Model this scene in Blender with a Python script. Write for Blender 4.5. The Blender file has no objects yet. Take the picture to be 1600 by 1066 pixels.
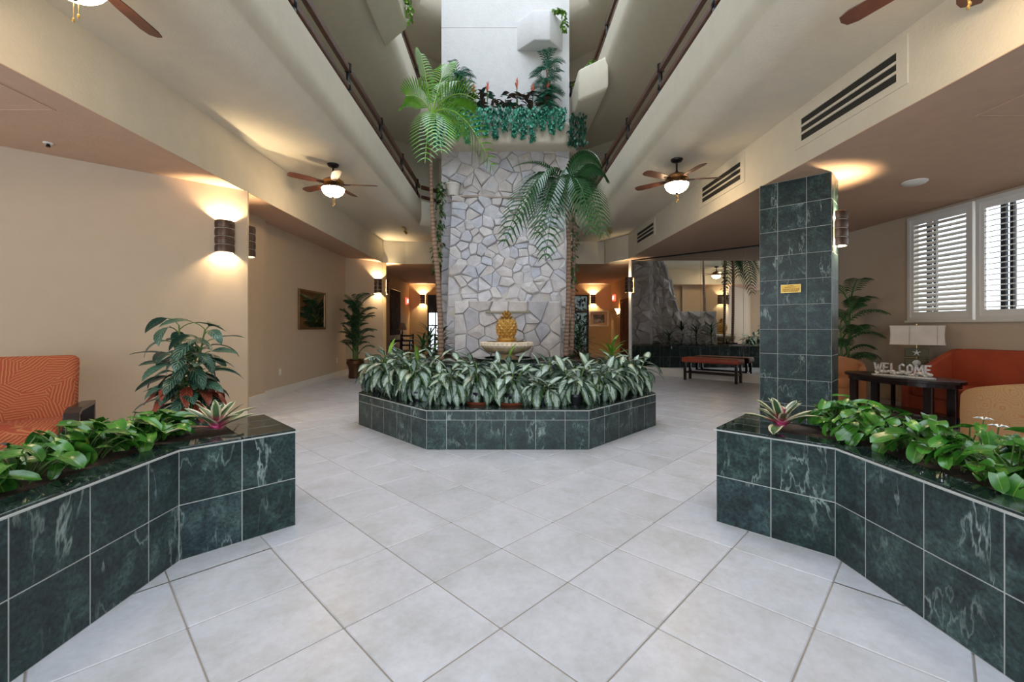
import bpy, bmesh, math, random
from mathutils import Vector, Matrix, noise
R = math.radians
random.seed(7)
scene = bpy.context.scene
COL = scene.collection

# ------------------------------------------------------------------ camera
CH = 1.27; FPX = 681.0; CX = 788.0; CY = 510.0
cam = bpy.data.cameras.new('camera'); cam_o = bpy.data.objects.new('camera', cam); COL.objects.link(cam_o)
cam.sensor_width = 36; cam.lens = 36 * FPX / 1600
cam.shift_x = (800 - CX) / 1600; cam.shift_y = -(533 - CY) / 1600
cam.clip_start = 0.05; cam.clip_end = 200
cam_o.location = (0, 0, CH); cam_o.rotation_euler = (R(90), 0, 0)
scene.camera = cam_o
# ------------------------------------------------------------------ world, daylight, exposure
w = bpy.data.worlds.new('daylight'); scene.world = w; w.use_nodes = True
bg = w.node_tree.nodes['Background']; bg.inputs[0].default_value = (0.80, 0.90, 1.0, 1); bg.inputs[1].default_value = 7.0
def portal(loc, rot, sx, sy):
    l = bpy.data.lights.new('daylight_opening', 'AREA'); l.shape = 'RECTANGLE'; l.size = sx; l.size_y = sy
    l.cycles.is_portal = True
    o = bpy.data.objects.new('daylight_opening', l); COL.objects.link(o); o.location = loc; o.rotation_euler = rot
portal((0, 5.0, 12.55), (0, 0, 0), 7.0, 16.4)                       # atrium skylight
portal((6.74, 3.45, 2.2), (0, R(90), 0), 1.72, 7.6)                # shuttered window row
portal((-6.66, -0.2, 1.9), (0, R(-90), 0), 2.0, 4.8)                # unseen nook windows, added to brighten the left wall
portal((0, -3.16, 1.4), (R(90), 0, 0), 6.4, 2.8)                   # glazed entrance behind the viewer
vs = scene.view_settings
scene.display_settings.display_device = 'sRGB'
vs.view_transform = 'Standard'; vs.look = 'None'; vs.exposure = 0.62; vs.gamma = 1.0; vs.use_curve_mapping = False
cy = scene.cycles
cy.use_denoising = True; cy.max_bounces = 10; cy.diffuse_bounces = 5; cy.glossy_bounces = 4; cy.transparent_max_bounces = 12
cy.caustics_reflective = False; cy.caustics_refractive = False; cy.sample_clamp_indirect = 6.0
try: cy.denoiser = 'OPENIMAGEDENOISE'
except Exception: pass

# ------------------------------------------------------------------ helpers
def tag(o, label=None, cat=None, group=None, kind=None):
    if label: o['label'] = label
    if cat: o['category'] = cat
    if group: o['group'] = group
    if kind: o['kind'] = kind
    return o
def T(x, y, z): return Matrix.Translation((x, y, z))
def RZ(a): return Matrix.Rotation(a, 4, 'Z')
def RX(a): return Matrix.Rotation(a, 4, 'X')
def RY(a): return Matrix.Rotation(a, 4, 'Y')
def link(name, me, parent=None, M=None):
    o = bpy.data.objects.new(name, me); COL.objects.link(o)
    if parent is not None: o.parent = parent
    if M is not None: o.matrix_basis = M
    return o
def thing(name, label, cat, M=None, group=None):
    return tag(link(name, None, None, M), label, cat, group)
class MB:
    def __init__(s): s.v = []; s.f = []; s.uv = {}
    def add(s, vs, fs):
        n = len(s.v); s.v += [tuple(p) for p in vs]; s.f += [tuple(i + n for i in f) for f in fs]; return s
    def box(s, x0, x1, y0, y1, z0, z1, M=None):
        vs = [Vector((x, y, z)) for z in (z0, z1) for x, y in ((x0, y0), (x1, y0), (x1, y1), (x0, y1))]
        if M is not None: vs = [M @ p for p in vs]
        return s.add(vs, [(3, 2, 1, 0), (4, 5, 6, 7), (0, 1, 5, 4), (1, 2, 6, 5), (2, 3, 7, 6), (3, 0, 4, 7)])
    def prism(s, poly, z0, z1, M=None):
        n = len(poly); vs = [Vector((p[0], p[1], z)) for z in (z0, z1) for p in poly]
        if M is not None: vs = [M @ p for p in vs]
        return s.add(vs, [tuple(range(n))[::-1], tuple(range(n, 2 * n))] + [(i, (i + 1) % n, n + (i + 1) % n, n + i) for i in range(n)])
    def lathe(s, prof, n=24, M=None, a0=0, a1=2 * math.pi):
        full = abs(a1 - a0 - 2 * math.pi) < 1e-6; m = n if full else n + 1; vs = []
        for r, z in prof:
            for k in range(m):
                a = a0 + (a1 - a0) * k / n; p = Vector((r * math.cos(a), r * math.sin(a), z)); vs.append(M @ p if M is not None else p)
        fs = []
        for i in range(len(prof) - 1):
            for k in range(n):
                k2 = (k + 1) % m; fs.append((i * m + k, i * m + k2, (i + 1) * m + k2, (i + 1) * m + k))
        return s.add(vs, fs)
    def tube(s, path, rad, n=8, cap=True):
        path = [Vector(p) for p in path]; L = len(path)
        if not hasattr(rad, '__len__'): rad = [rad] * L
        vs = []; up = Vector((0.13, 0.31, 1))
        for i, p in enumerate(path):
            t = (path[min(i + 1, L - 1)] - path[max(i - 1, 0)]).normalized()
            a = t.cross(up)
            if a.length < 1e-3: a = t.cross(Vector((1, 0, 0)))
            a.normalize(); b = t.cross(a)
            for k in range(n):
                q = 2 * math.pi * k / n; vs.append(p + (a * math.cos(q) + b * math.sin(q)) * rad[i])
        fs = [(i * n + k, i * n + (k + 1) % n, (i + 1) * n + (k + 1) % n, (i + 1) * n + k) for i in range(L - 1) for k in range(n)]
        if cap: fs += [tuple(range(n))[::-1], tuple(range((L - 1) * n, L * n))]
        return s.add(vs, fs)
    def mesh(s, name, mat, smooth=False, bevel=0, seg=2, merge=False):
        me = bpy.data.meshes.new(name); bm = bmesh.new()
        bv = [bm.verts.new(p) for p in s.v]
        for f in s.f:
            try: bm.faces.new([bv[i] for i in f])
            except ValueError: pass
        if merge: bmesh.ops.remove_doubles(bm, verts=bm.verts, dist=1e-4)
        bmesh.ops.recalc_face_normals(bm, faces=bm.faces)
        if bevel:
            es = [e for e in bm.edges if len(e.link_faces) == 2 and e.calc_face_angle(0) > 0.5]
            bmesh.ops.bevel(bm, geom=es, offset=bevel, segments=seg, affect='EDGES', profile=0.5)
        if smooth:
            for f in bm.faces: f.smooth = True
        bm.to_mesh(me); bm.free()
        if smooth == 'auto':
            me.set_sharp_from_angle(angle=R(38))
        me.materials.append(mat); return me
    def obj(s, name, mat, parent=None, M=None, **k):
        return link(name, s.mesh(name, mat, **k), parent, M)
def bezier(a, b, c, n):
    a, b, c = Vector(a), Vector(b), Vector(c)
    return [(1 - t) ** 2 * a + 2 * t * (1 - t) * b + t * t * c for t in [i / n for i in range(n + 1)]]

# ------------------------------------------------------------------ materials
def newmat(name):
    m = bpy.data.materials.new(name); m.use_nodes = True; nt = m.node_tree
    return m, nt, nt.nodes['Principled BSDF']
def N(nt, typ, **k):
    n = nt.nodes.new(typ)
    for a, b in k.items():
        if a in n.bl_rna.properties: setattr(n, a, b)
        else: n.inputs[a.replace('_', ' ')].default_value = b
    return n
def ramp(nt, src, stops):
    r = nt.nodes.new('ShaderNodeValToRGB'); e = r.color_ramp.elements
    while len(e) < len(stops): e.new(0.5)
    for i, (p, c) in enumerate(stops): e[i].position = p; e[i].color = (*c, 1)
    nt.links.new(src, r.inputs[0]); return r.outputs[0]
def mix(nt, fac, a, b, mode='MIX'):
    m = nt.nodes.new('ShaderNodeMix'); m.data_type = 'RGBA'; m.blend_type = mode
    for sock, v in ((m.inputs[0], fac), (m.inputs[6], a), (m.inputs[7], b)):
        if hasattr(v, 'is_linked') or isinstance(v, bpy.types.NodeSocket): nt.links.new(v, sock)
        elif isinstance(v, (int, float)): sock.default_value = v
        else: sock.default_value = (*v, 1)
    return m.outputs[2]
def math_(nt, op, a, b=0.0):
    m = nt.nodes.new('ShaderNodeMath'); m.operation = op
    for i, v in enumerate((a, b)):
        if isinstance(v, bpy.types.NodeSocket): nt.links.new(v, m.inputs[i])
        else: m.inputs[i].default_value = v
    return m.outputs[0]
def coords(nt, rnd=True, kind='Object'):
    tc = nt.nodes.new('ShaderNodeTexCoord'); v = tc.outputs[kind]
    oi = nt.nodes.new('ShaderNodeObjectInfo')
    if rnd:
        ad = nt.nodes.new('ShaderNodeVectorMath'); ad.operation = 'MULTIPLY_ADD'
        cmb = nt.nodes.new('ShaderNodeCombineXYZ')
        for i in range(3): nt.links.new(oi.outputs['Random'], cmb.inputs[i])
        nt.links.new(cmb.outputs[0], ad.inputs[0]); ad.inputs[1].default_value = (31.7, 57.3, 19.1); nt.links.new(v, ad.inputs[2]); v = ad.outputs[0]
    return v, oi.outputs['Random']
def bump(nt, b, src, strength=0.2, dist=0.01):
    n = nt.nodes.new('ShaderNodeBump'); n.inputs['Strength'].default_value = strength; n.inputs['Distance'].default_value = dist
    nt.links.new(src, n.inputs['Height']); nt.links.new(n.outputs[0], b.inputs['Normal'])
def noise_tex(nt, v, scale, detail=4, rough=0.55, dist=0.0):
    n = nt.nodes.new('ShaderNodeTexNoise'); n.inputs['Scale'].default_value = scale; n.inputs['Detail'].default_value = detail
    n.inputs['Roughness'].default_value = rough; n.inputs['Distortion'].default_value = dist
    if v is not None: nt.links.new(v, n.inputs['Vector'])
    return n.outputs[0]
def plain(name, col, rough=0.6, metal=0.0, var=0.08, scale=6, bmp=0.0, bscale=60, spec=None, coat=0):
    m, nt, b = newmat(name); v, r = coords(nt)
    n = noise_tex(nt, v, scale)
    c = ramp(nt, n, [(0.3, tuple(x * (1 - var) for x in col)), (0.7, tuple(min(1, x * (1 + var)) for x in col))])
    nt.links.new(c, b.inputs['Base Color']); b.inputs['Roughness'].default_value = rough; b.inputs['Metallic'].default_value = metal
    if spec is not None: b.inputs['Specular IOR Level'].default_value = spec
    if coat: b.inputs['Coat Weight'].default_value = coat
    if bmp: bump(nt, b, noise_tex(nt, v, bscale, 5), bmp, 0.01)
    return m
def emit(name, col, strength):
    m, nt, b = newmat(name); b.inputs['Base Color'].default_value = (*col, 1); b.inputs['Emission Color'].default_value = (*col, 1); b.inputs['Emission Strength'].default_value = strength
    return m
def marble(name, dark, mid, light, vein_amt, scale=1.0):
    m, nt, b = newmat(name); v, r = coords(nt)
    n1 = noise_tex(nt, v, 7 * scale, 6, 0.62, 0.6)
    base = ramp(nt, n1, [(0.3, dark), (0.52, mid), (0.78, light)])
    n0 = noise_tex(nt, v, 55 * scale, 3, 0.6)
    base = mix(nt, 0.8, base, ramp(nt, n0, [(0.34, (0.35, 0.35, 0.35)), (0.68, (2.0, 2.0, 1.95))]), 'MULTIPLY')
    mp = nt.nodes.new('ShaderNodeMapping'); mp.inputs['Rotation'].default_value = (0.5, 0.75, 0.4); mp.inputs['Scale'].default_value = (1.0, 1.0, 0.3); nt.links.new(v, mp.inputs['Vector'])
    n2 = noise_tex(nt, mp.outputs[0], 2.6 * scale, 6, 0.6, 0.25)
    d = math_(nt, 'ABSOLUTE', math_(nt, 'SUBTRACT', n2, 0.5))
    vein = ramp(nt, d, [(0.0, (1, 1, 1)), (0.010, (0, 0, 0))])
    n3 = noise_tex(nt, v, 4 * scale, 2)
    gate = ramp(nt, n3, [(0.44, (0, 0, 0)), (0.66, (1, 1, 1))])
    f = math_(nt, 'MULTIPLY', math_(nt, 'MULTIPLY', vein, gate), vein_amt)
    c = mix(nt, f, base, (0.34, 0.42, 0.38))
    tint = ramp(nt, r, [(0.0, (0.8, 0.86, 0.86)), (0.5, (1, 1, 1)), (1.0, (1.2, 1.15, 1.28))])
    c = mix(nt, 1.0, c, tint, 'MULTIPLY')
    nt.links.new(c, b.inputs['Base Color']); b.inputs['Roughness'].default_value = 0.33; b.inputs['Specular IOR Level'].default_value = 0.4
    return m
MT = {}
MT['marble'] = marble('green_marble', (0.005, 0.011, 0.012), (0.016, 0.034, 0.034), (0.062, 0.105, 0.092), 0.8)
MT['marble_cap'] = marble('polished_cap', (0.006, 0.010, 0.009), (0.014, 0.024, 0.020), (0.035, 0.055, 0.045), 0.3); MT['marble_cap'].node_tree.nodes['Principled BSDF'].inputs['Roughness'].default_value = 0.04
MT['grout'] = plain('grout', (0.42, 0.43, 0.41), 0.9)
MT['floor_grout'] = plain('floor_grout', (0.30, 0.26, 0.22), 0.9)
def floor_mat():
    m, nt, b = newmat('floor_tile'); v, r = coords(nt)
    a = noise_tex(nt, v, 3.5, 7, 0.65); c = ramp(nt, a, [(0.28, (0.48, 0.475, 0.485)), (0.5, (0.575, 0.57, 0.62)), (0.72, (0.645, 0.64, 0.70))])
    g = noise_tex(nt, v, 26, 5, 0.7); c = mix(nt, 0.5, c, ramp(nt, g, [(0.3, (0.82, 0.81, 0.78)), (0.6, (1.04, 1.04, 1.04))]), 'MULTIPLY')
    c = mix(nt, 1.0, c, ramp(nt, r, [(0, (0.95, 0.95, 0.94)), (1, (1.03, 1.03, 1.03))]), 'MULTIPLY')
    nt.links.new(c, b.inputs['Base Color']); b.inputs['Roughness'].default_value = 0.3; bump(nt, b, g, 0.12, 0.004); return m
MT['tile'] = floor_mat()
MT['wall'] = plain('tan_paint', (0.56, 0.44, 0.32), 0.75, var=0.02, bmp=0.08, bscale=120)
MT['lobby_wall'] = plain('ochre_paint', (0.62, 0.44, 0.24), 0.75, var=0.02)
MT['plaster'] = plain('cream_plaster', (0.64, 0.58, 0.47), 0.85, var=0.03, bmp=0.3, bscale=45)
MT['low_ceiling'] = plain('rose_ceiling', (0.54, 0.36, 0.25), 0.85, var=0.04, bmp=0.25, bscale=30)
MT['white_plaster'] = plain('white_plaster', (0.615, 0.60, 0.60), 0.9, var=0.03, bmp=0.5, bscale=18)
MT['white_trim'] = plain('white_paint', (0.74, 0.70, 0.64), 0.5, var=0.02)
MT['shutter'] = plain('shutter_white', (0.80, 0.77, 0.72), 0.45, var=0.02)
MT['mortar'] = plain('mortar', (0.52, 0.48, 0.45), 0.95)
def stone_mat():
    m, nt, b = newmat('white_stone'); v, r = coords(nt)
    a = noise_tex(nt, v, 5, 6, 0.65); c = ramp(nt, a, [(0.3, (0.50, 0.49, 0.515)), (0.55, (0.62, 0.61, 0.635)), (0.75, (0.72, 0.71, 0.72))])
    t = ramp(nt, r, [(0, (0.84, 0.86, 0.93)), (0.3, (1, 0.99, 1.0)), (0.6, (1.06, 1.02, 0.98)), (0.85, (0.97, 0.9, 0.83)), (1, (1.05, 1.05, 1.08))])
    c = mix(nt, 1.0, c, t, 'MULTIPLY'); nt.links.new(c, b.inputs['Base Color']); b.inputs['Roughness'].default_value = 0.85
    bump(nt, b, noise_tex(nt, v, 22, 6, 0.7), 0.6, 0.02); return m
MT['stone'] = stone_mat()
MT['mirror'] = plain('mirror_glass', (0.80, 0.82, 0.80), 0.0, 1.0, var=0.0)
MT['bronze'] = plain('bronze_sconce', (0.10, 0.065, 0.05), 0.38, 0.75, var=0.2, scale=14)
MT['dark_metal'] = plain('dark_metal', (0.015, 0.014, 0.016), 0.4, 0.6)
MT['copper'] = plain('copper_motor', (0.42, 0.20, 0.07), 0.28, 0.9, var=0.1)
MT['brass'] = plain('brass', (0.55, 0.36, 0.12), 0.3, 0.9)
MT['blade'] = plain('fan_blade', (0.10, 0.035, 0.02), 0.45, var=0.25, scale=10)
MT['rail_wood'] = plain('rail_wood', (0.085, 0.028, 0.014), 0.42, var=0.3, scale=10)
MT['dark_wood'] = plain('dark_wood', (0.018, 0.009, 0.008), 0.25, var=0.3)
MT['door_wood'] = plain('door_wood', (0.20, 0.075, 0.035), 0.75, var=0.2)
MT['bulb_glass'] = emit('lit_bowl', (1.0, 0.74, 0.44), 32.0)
MT['black'] = plain('black', (0.006, 0.006, 0.007), 0.5)
MT['soil'] = plain('soil', (0.05, 0.03, 0.018), 0.95, var=0.5, scale=40, bmp=0.8)
MT['terracotta'] = plain('terracotta', (0.30, 0.07, 0.03), 0.6)
MT['plastic_pot'] = plain('black_pot', (0.012, 0.013, 0.016), 0.35)
MT['gold'] = plain('gold_pineapple', (0.52, 0.28, 0.06), 0.42, 0.25, var=0.25, scale=14)
MT['sandstone'] = plain('sandstone', (0.62, 0.46, 0.28), 0.7, var=0.2, scale=8)
MT['cream_stone'] = plain('cream_stone', (0.72, 0.60, 0.46), 0.7, var=0.12, scale=12)
MT['brass_pot'] = plain('brass_pot', (0.11, 0.055, 0.025), 0.35, 0.7, var=0.3)
MT['stem'] = plain('green_stem', (0.10, 0.17, 0.04), 0.6)
MT['trunk'] = None
MT['sofa'] = plain('orange_sofa', (0.40, 0.065, 0.022), 0.85, var=0.12, scale=5)
MT['bench'] = plain('rust_leather', (0.33, 0.055, 0.025), 0.5, var=0.1)
MT['tan_chair'] = plain('peach_fabric', (0.46, 0.21, 0.10), 0.9, var=0.1)
MT['shade'] = plain('lamp_shade', (0.78, 0.70, 0.62), 0.8)
MT['olive'] = plain('olive_panel', (0.085, 0.07, 0.02), 0.5, var=0.2)
MT['silver'] = plain('silver_sign', (0.62, 0.60, 0.58), 0.35, 0.3, var=0.25, scale=60)
MT['paper'] = plain('mat_board', (0.72, 0.66, 0.55), 0.8)
MT['exit'] = emit('exit_red', (1.0, 0.10, 0.06), 1.6)
MT['exit_letter'] = emit('exit_letter', (1.0, 0.75, 0.65), 1.6)
MT['rubber'] = plain('vent_dark', (0.02, 0.018, 0.015), 0.8)
def trunk_mat():
    m, nt, b = newmat('palm_trunk'); v, r = coords(nt, False)
    wv = N(nt, 'ShaderNodeTexWave', wave_type='BANDS', bands_direction='Z'); wv.inputs['Scale'].default_value = 4.5; wv.inputs['Distortion'].default_value = 1.5; nt.links.new(v, wv.inputs['Vector'])
    c = ramp(nt, wv.outputs[0], [(0.03, (0.13, 0.08, 0.06)), (0.18, (0.24, 0.15, 0.105)), (1, (0.30, 0.20, 0.145))])
    nt.links.new(c, b.inputs['Base Color']); b.inputs['Roughness'].default_value = 0.8; bump(nt, b, wv.outputs[0], 0.5, 0.01); return m
MT['trunk'] = trunk_mat()
def leaf_mat(name, dark, mid, light, mode='plain', rough=0.3):
    m, nt, b = newmat(name); v, r = coords(nt)
    uv = nt.nodes.new('ShaderNodeUVMap'); sep = nt.nodes.new('ShaderNodeSeparateXYZ'); nt.links.new(uv.outputs[0], sep.inputs[0])
    u = math_(nt, 'ABSOLUTE', math_(nt, 'SUBTRACT', sep.outputs[0], 0.5)); u2 = math_(nt, 'MULTIPLY', u, 2.0)   # 0 at the midrib, 1 at the margin
    n1 = noise_tex(nt, v, 9, 4)
    base = ramp(nt, n1, [(0.3, dark), (0.7, mid)])
    base = mix(nt, 1.0, base, ramp(nt, r, [(0, (0.7, 0.7, 0.7)), (1, (1.35, 1.3, 1.2))]), 'MULTIPLY')
    if mode == 'silver':      # pale feathered centre, green margin and flecks
        s = nt.nodes.new('ShaderNodeCombineXYZ'); nt.links.new(math_(nt, 'MULTIPLY', u2, 2.0), s.inputs[0])
        nt.links.new(math_(nt, 'ADD', math_(nt, 'MULTIPLY', sep.outputs[1], 14.0), math_(nt, 'MULTIPLY', u2, -5.0)), s.inputs[1]); nt.links.new(math_(nt, 'MULTIPLY', r, 40.0), s.inputs[2])
        n = noise_tex(nt, s.outputs[0], 1.6, 3, 0.6)
        f = math_(nt, 'SUBTRACT', math_(nt, 'ADD', n, math_(nt, 'MULTIPLY', math_(nt, 'SUBTRACT', 0.42, u2), 0.5)), 0.0)
        f = ramp(nt, f, [(0.37, (0, 0, 0)), (0.53, (1, 1, 1))])
        c = mix(nt, f, base, light)
        c = mix(nt, ramp(nt, u2, [(0.0, (1, 1, 1)), (0.07, (0, 0, 0))]), c, mid)
    elif mode == 'veined':
        p = math_(nt, 'ADD', math_(nt, 'MULTIPLY', sep.outputs[1], 7.0), math_(nt, 'MULTIPLY', u2, -2.2))
        fr = math_(nt, 'ABSOLUTE', math_(nt, 'SUBTRACT', math_(nt, 'FRACT', p), 0.5))
        f = ramp(nt, fr, [(0.04, (1, 1, 1)), (0.20, (0, 0, 0))]); c = mix(nt, math_(nt, 'MULTIPLY', f, 0.85), base, light)
        c = mix(nt, ramp(nt, u2, [(0.0, (1, 1, 1)), (0.08, (0, 0, 0))]), c, light)
    elif mode == 'margin':
        f = ramp(nt, u2, [(0.55, (0, 0, 0)), (0.66, (1, 1, 1))]); c = mix(nt, f, base, light)
        t = ramp(nt, sep.outputs[1], [(0.12, (1, 1, 1)), (0.42, (0, 0, 0))]); c = mix(nt, t, c, (0.62, 0.05, 0.20))
    elif mode == 'gold':
        n = noise_tex(nt, v, 22, 3); g = math_(nt, 'MULTIPLY', ramp(nt, n, [(0.58, (0, 0, 0)), (0.66, (1, 1, 1))]), ramp(nt, r, [(0.6, (0, 0, 0)), (0.95, (1, 1, 1))]))
        c = mix(nt, g, base, light); c = mix(nt, math_(nt, 'MULTIPLY', ramp(nt, u2, [(0.0, (1, 1, 1)), (0.06, (0, 0, 0))]), 0.5), c, light)
    else:
        c = mix(nt, math_(nt, 'MULTIPLY', ramp(nt, u2, [(0.0, (1, 1, 1)), (0.10, (0, 0, 0))]), 0.6), base, light)
    nt.links.new(c, b.inputs['Base Color']); b.inputs['Roughness'].default_value = rough
    b.inputs['Transmission Weight'].default_value = 0.0
    return m
MT['aglaonema'] = leaf_mat('silver_leaf', (0.018, 0.055, 0.018), (0.045, 0.12, 0.03), (0.44, 0.52, 0.46), 'silver', 0.33)
MT['pothos'] = leaf_mat('pothos_leaf', (0.018, 0.095, 0.012), (0.06, 0.22, 0.025), (0.34, 0.46, 0.06), 'gold', 0.25)
MT['dieffen'] = leaf_mat('dark_veined_leaf', (0.010, 0.034, 0.024), (0.022, 0.072, 0.044), (0.15, 0.29, 0.21), 'veined', 0.35)
MT['lime_vein'] = leaf_mat('lime_veined_leaf', (0.02, 0.09, 0.02), (0.05, 0.14, 0.04), (0.38, 0.50, 0.20), 'veined', 0.35)
MT['croton'] = leaf_mat('red_leaf', (0.08, 0.008, 0.012), (0.22, 0.035, 0.022), (0.40, 0.12, 0.05), 'veined', 0.4)
MT['brom'] = leaf_mat('bromeliad_leaf', (0.03, 0.07, 0.03), (0.07, 0.14, 0.06), (0.62, 0.56, 0.36), 'margin', 0.3)
MT['brom_core'] = plain('pink_core', (0.60, 0.12, 0.27), 0.35, var=0.4, scale=30)
MT['palm'] = leaf_mat('palm_leaf', (0.012, 0.055, 0.022), (0.03, 0.11, 0.035), (0.08, 0.2, 0.06), 'plain', 0.28)
MT['palm_lime'] = leaf_mat('bright_palm_leaf', (0.06, 0.24, 0.015), (0.15, 0.42, 0.025), (0.34, 0.55, 0.08), 'plain', 0.28)
MT['palm_dark'] = leaf_mat('dark_palm_leaf', (0.009, 0.040, 0.018), (0.022, 0.075, 0.028), (0.04, 0.11, 0.04), 'plain', 0.4)
MT['teal'] = leaf_mat('teal_foliage', (0.01, 0.15, 0.09), (0.04, 0.34, 0.22), (0.24, 0.58, 0.46), 'plain', 0.4)
MT['teal_dark'] = leaf_mat('dark_teal_foliage', (0.006, 0.07, 0.045), (0.02, 0.16, 0.095), (0.07, 0.28, 0.18), 'plain', 0.4)
MT['maroon'] = leaf_mat('maroon_leaf', (0.035, 0.022, 0.018), (0.11, 0.06, 0.04), (0.38, 0.32, 0.26), 'plain', 0.4)
MT['flower'] = plain('coral_flower', (0.65, 0.14, 0.08), 0.5, var=0.2)
MT['ivy'] = leaf_mat('ivy_leaf', (0.02, 0.07, 0.012), (0.05, 0.14, 0.02), (0.15, 0.3, 0.05), 'plain', 0.3)
MT['lime'] = leaf_mat('lime_leaf', (0.07, 0.19, 0.015), (0.16, 0.33, 0.03), (0.4, 0.5, 0.12), 'plain', 0.3)
MT['bush'] = leaf_mat('bush_leaf', (0.008, 0.03, 0.010), (0.02, 0.06, 0.018), (0.05, 0.11, 0.03), 'plain', 0.4)
MT['white_flower'] = plain('white_petal', (0.85, 0.84, 0.82), 0.5)
def glass_mat(name='clear_pane', tint=(0.95, 0.97, 0.97)):
    m, nt, b = newmat(name); t = nt.nodes.new('ShaderNodeBsdfTransparent'); g = nt.nodes.new('ShaderNodeBsdfGlossy'); g.inputs['Roughness'].default_value = 0.02
    t.inputs[0].default_value = (*tint, 1); mx = nt.nodes.new('ShaderNodeMixShader'); mx.inputs[0].default_value = 0.06
    nt.links.new(t.outputs[0], mx.inputs[1]); nt.links.new(g.outputs[0], mx.inputs[2]); nt.links.new(mx.outputs[0], nt.nodes['Material Output'].inputs[0]); return m
MT['glass'] = glass_mat()
MT['tint'] = glass_mat('tinted_pane', (0.30, 0.31, 0.31)); MT['entry_glass'] = glass_mat('entry_pane', (0.58, 0.59, 0.59)); MT['dark_glass'] = glass_mat('dark_pane', (0.014, 0.016, 0.014)); MT['skyglass'] = glass_mat('dimming_skylight', (0.50, 0.51, 0.52))  # skylight pane is greyed to dim the daylight
def fabric(name, a, bcol, cell, stripes, kind):
    m, nt, b = newmat(name); v, r = coords(nt, False)
    vo = nt.nodes.new('ShaderNodeTexVoronoi'); vo.inputs['Scale'].default_value = cell; nt.links.new(v, vo.inputs['Vector'])
    if kind == 'fern':
        sp = nt.nodes.new('ShaderNodeSeparateColor'); nt.links.new(vo.outputs['Color'], sp.inputs[0])
        ro = nt.nodes.new('ShaderNodeVectorRotate'); ro.rotation_type = 'Y_AXIS'; nt.links.new(v, ro.inputs['Vector']); nt.links.new(math_(nt, 'MULTIPLY', sp.outputs[0], 6.28), ro.inputs['Angle'])
        wv = N(nt, 'ShaderNodeTexWave', wave_type='BANDS', bands_direction='X'); wv.inputs['Scale'].default_value = stripes; wv.inputs['Distortion'].default_value = 2.2; wv.inputs['Detail'].default_value = 1.0; wv.inputs['Detail Scale'].default_value = 1.2; nt.links.new(ro.outputs[0], wv.inputs['Vector'])
        f = ramp(nt, wv.outputs[0], [(0.62, (0, 0, 0)), (0.85, (1, 1, 1))])
    else:
        wv = N(nt, 'ShaderNodeTexWave', wave_type='RINGS', rings_direction='SPHERICAL'); wv.inputs['Scale'].default_value = stripes; wv.inputs['Distortion'].default_value = 5.0; wv.inputs['Detail'].default_value = 2.0; nt.links.new(vo.outputs['Position'], wv.inputs['Vector'])
        f = ramp(nt, math_(nt, 'ABSOLUTE', math_(nt, 'SUBTRACT', math_(nt, 'FRACT', math_(nt, 'MULTIPLY', vo.outputs['Distance'], stripes)), 0.5)), [(0.0, (1, 1, 1)), (0.14, (0, 0, 0))])
    nt.links.new(mix(nt, f, a, bcol), b.inputs['Base Color']); b.inputs['Roughness'].default_value = 0.9; return m
MT['fern_fabric'] = fabric('fern_fabric', (0.38, 0.070, 0.028), (0.48, 0.19, 0.075), 5.5, 15.0, 'fern')
MT['paisley'] = fabric('paisley_fabric', (0.42, 0.25, 0.115), (0.40, 0.15, 0.06), 11.0, 5.0, 'paisley')

# ------------------------------------------------------------------ key dimensions (metres; viewer at the origin, looking along +Y)
ZL = 3.08          # low ceilings
ZU = 3.73          # ceiling under the first balcony
XL, XR = -3.47, 3.33   # inner faces of the two long beams
AX = 2.17          # half width of the atrium opening
WX = 6.65          # window wall
MS = 15.35         # mirror wall lies on X + Y = MS

# ------------------------------------------------------------------ floor
def in_poly(x, y, poly):
    c = False; j = len(poly) - 1
    for i in range(len(poly)):
        (xi, yi), (xj, yj) = poly[i], poly[j]
        if (yi > y) != (yj > y) and x < (xj - xi) * (y - yi) / (yj - yi) + xi: c = not c
        j = i
    return c
PL_LEFT = [(-1.76, -1.3), (-1.76, 2.357), (-1.333, 2.784), (-1.79, 3.25), (-2.42, 2.62), (-2.42, -1.3)]
PL_RIGHT = [(1.82, -1.3), (1.82, 2.396), (1.38, 2.836), (1.84, 3.30), (2.48, 2.66), (2.48, -1.3)]
OCT = [(-0.80, 4.48), (0.87, 4.48), (1.94, 5.58), (1.94, 7.2), (-1.88, 7.2), (-1.88, 5.63)]
TIER = [(-1.88, 7.2), (1.94, 7.2), (1.94, 11.9), (-1.88, 11.9)]
FLOOR_POLY = [(-7.0, -3.2), (7.0, -3.2), (7.0, 8.7), (4.9, 19.0), (-4.6, 19.0), (-7.0, 4.4)]
flo = MB().prism(FLOOR_POLY, -0.2, -0.004).obj('floor', MT['floor_grout']); tag(flo, kind='structure')
TP = 0.4667
def tile_mesh(sz, th, mat, name='tile', bev=0.004):
    h = sz / 2; return MB().box(-h, h, -h, h, -th, 0).mesh(name, mat, bevel=bev, seg=1)
tm = tile_mesh(TP - 0.006, 0.012, MT['tile'])
cand = []
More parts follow.
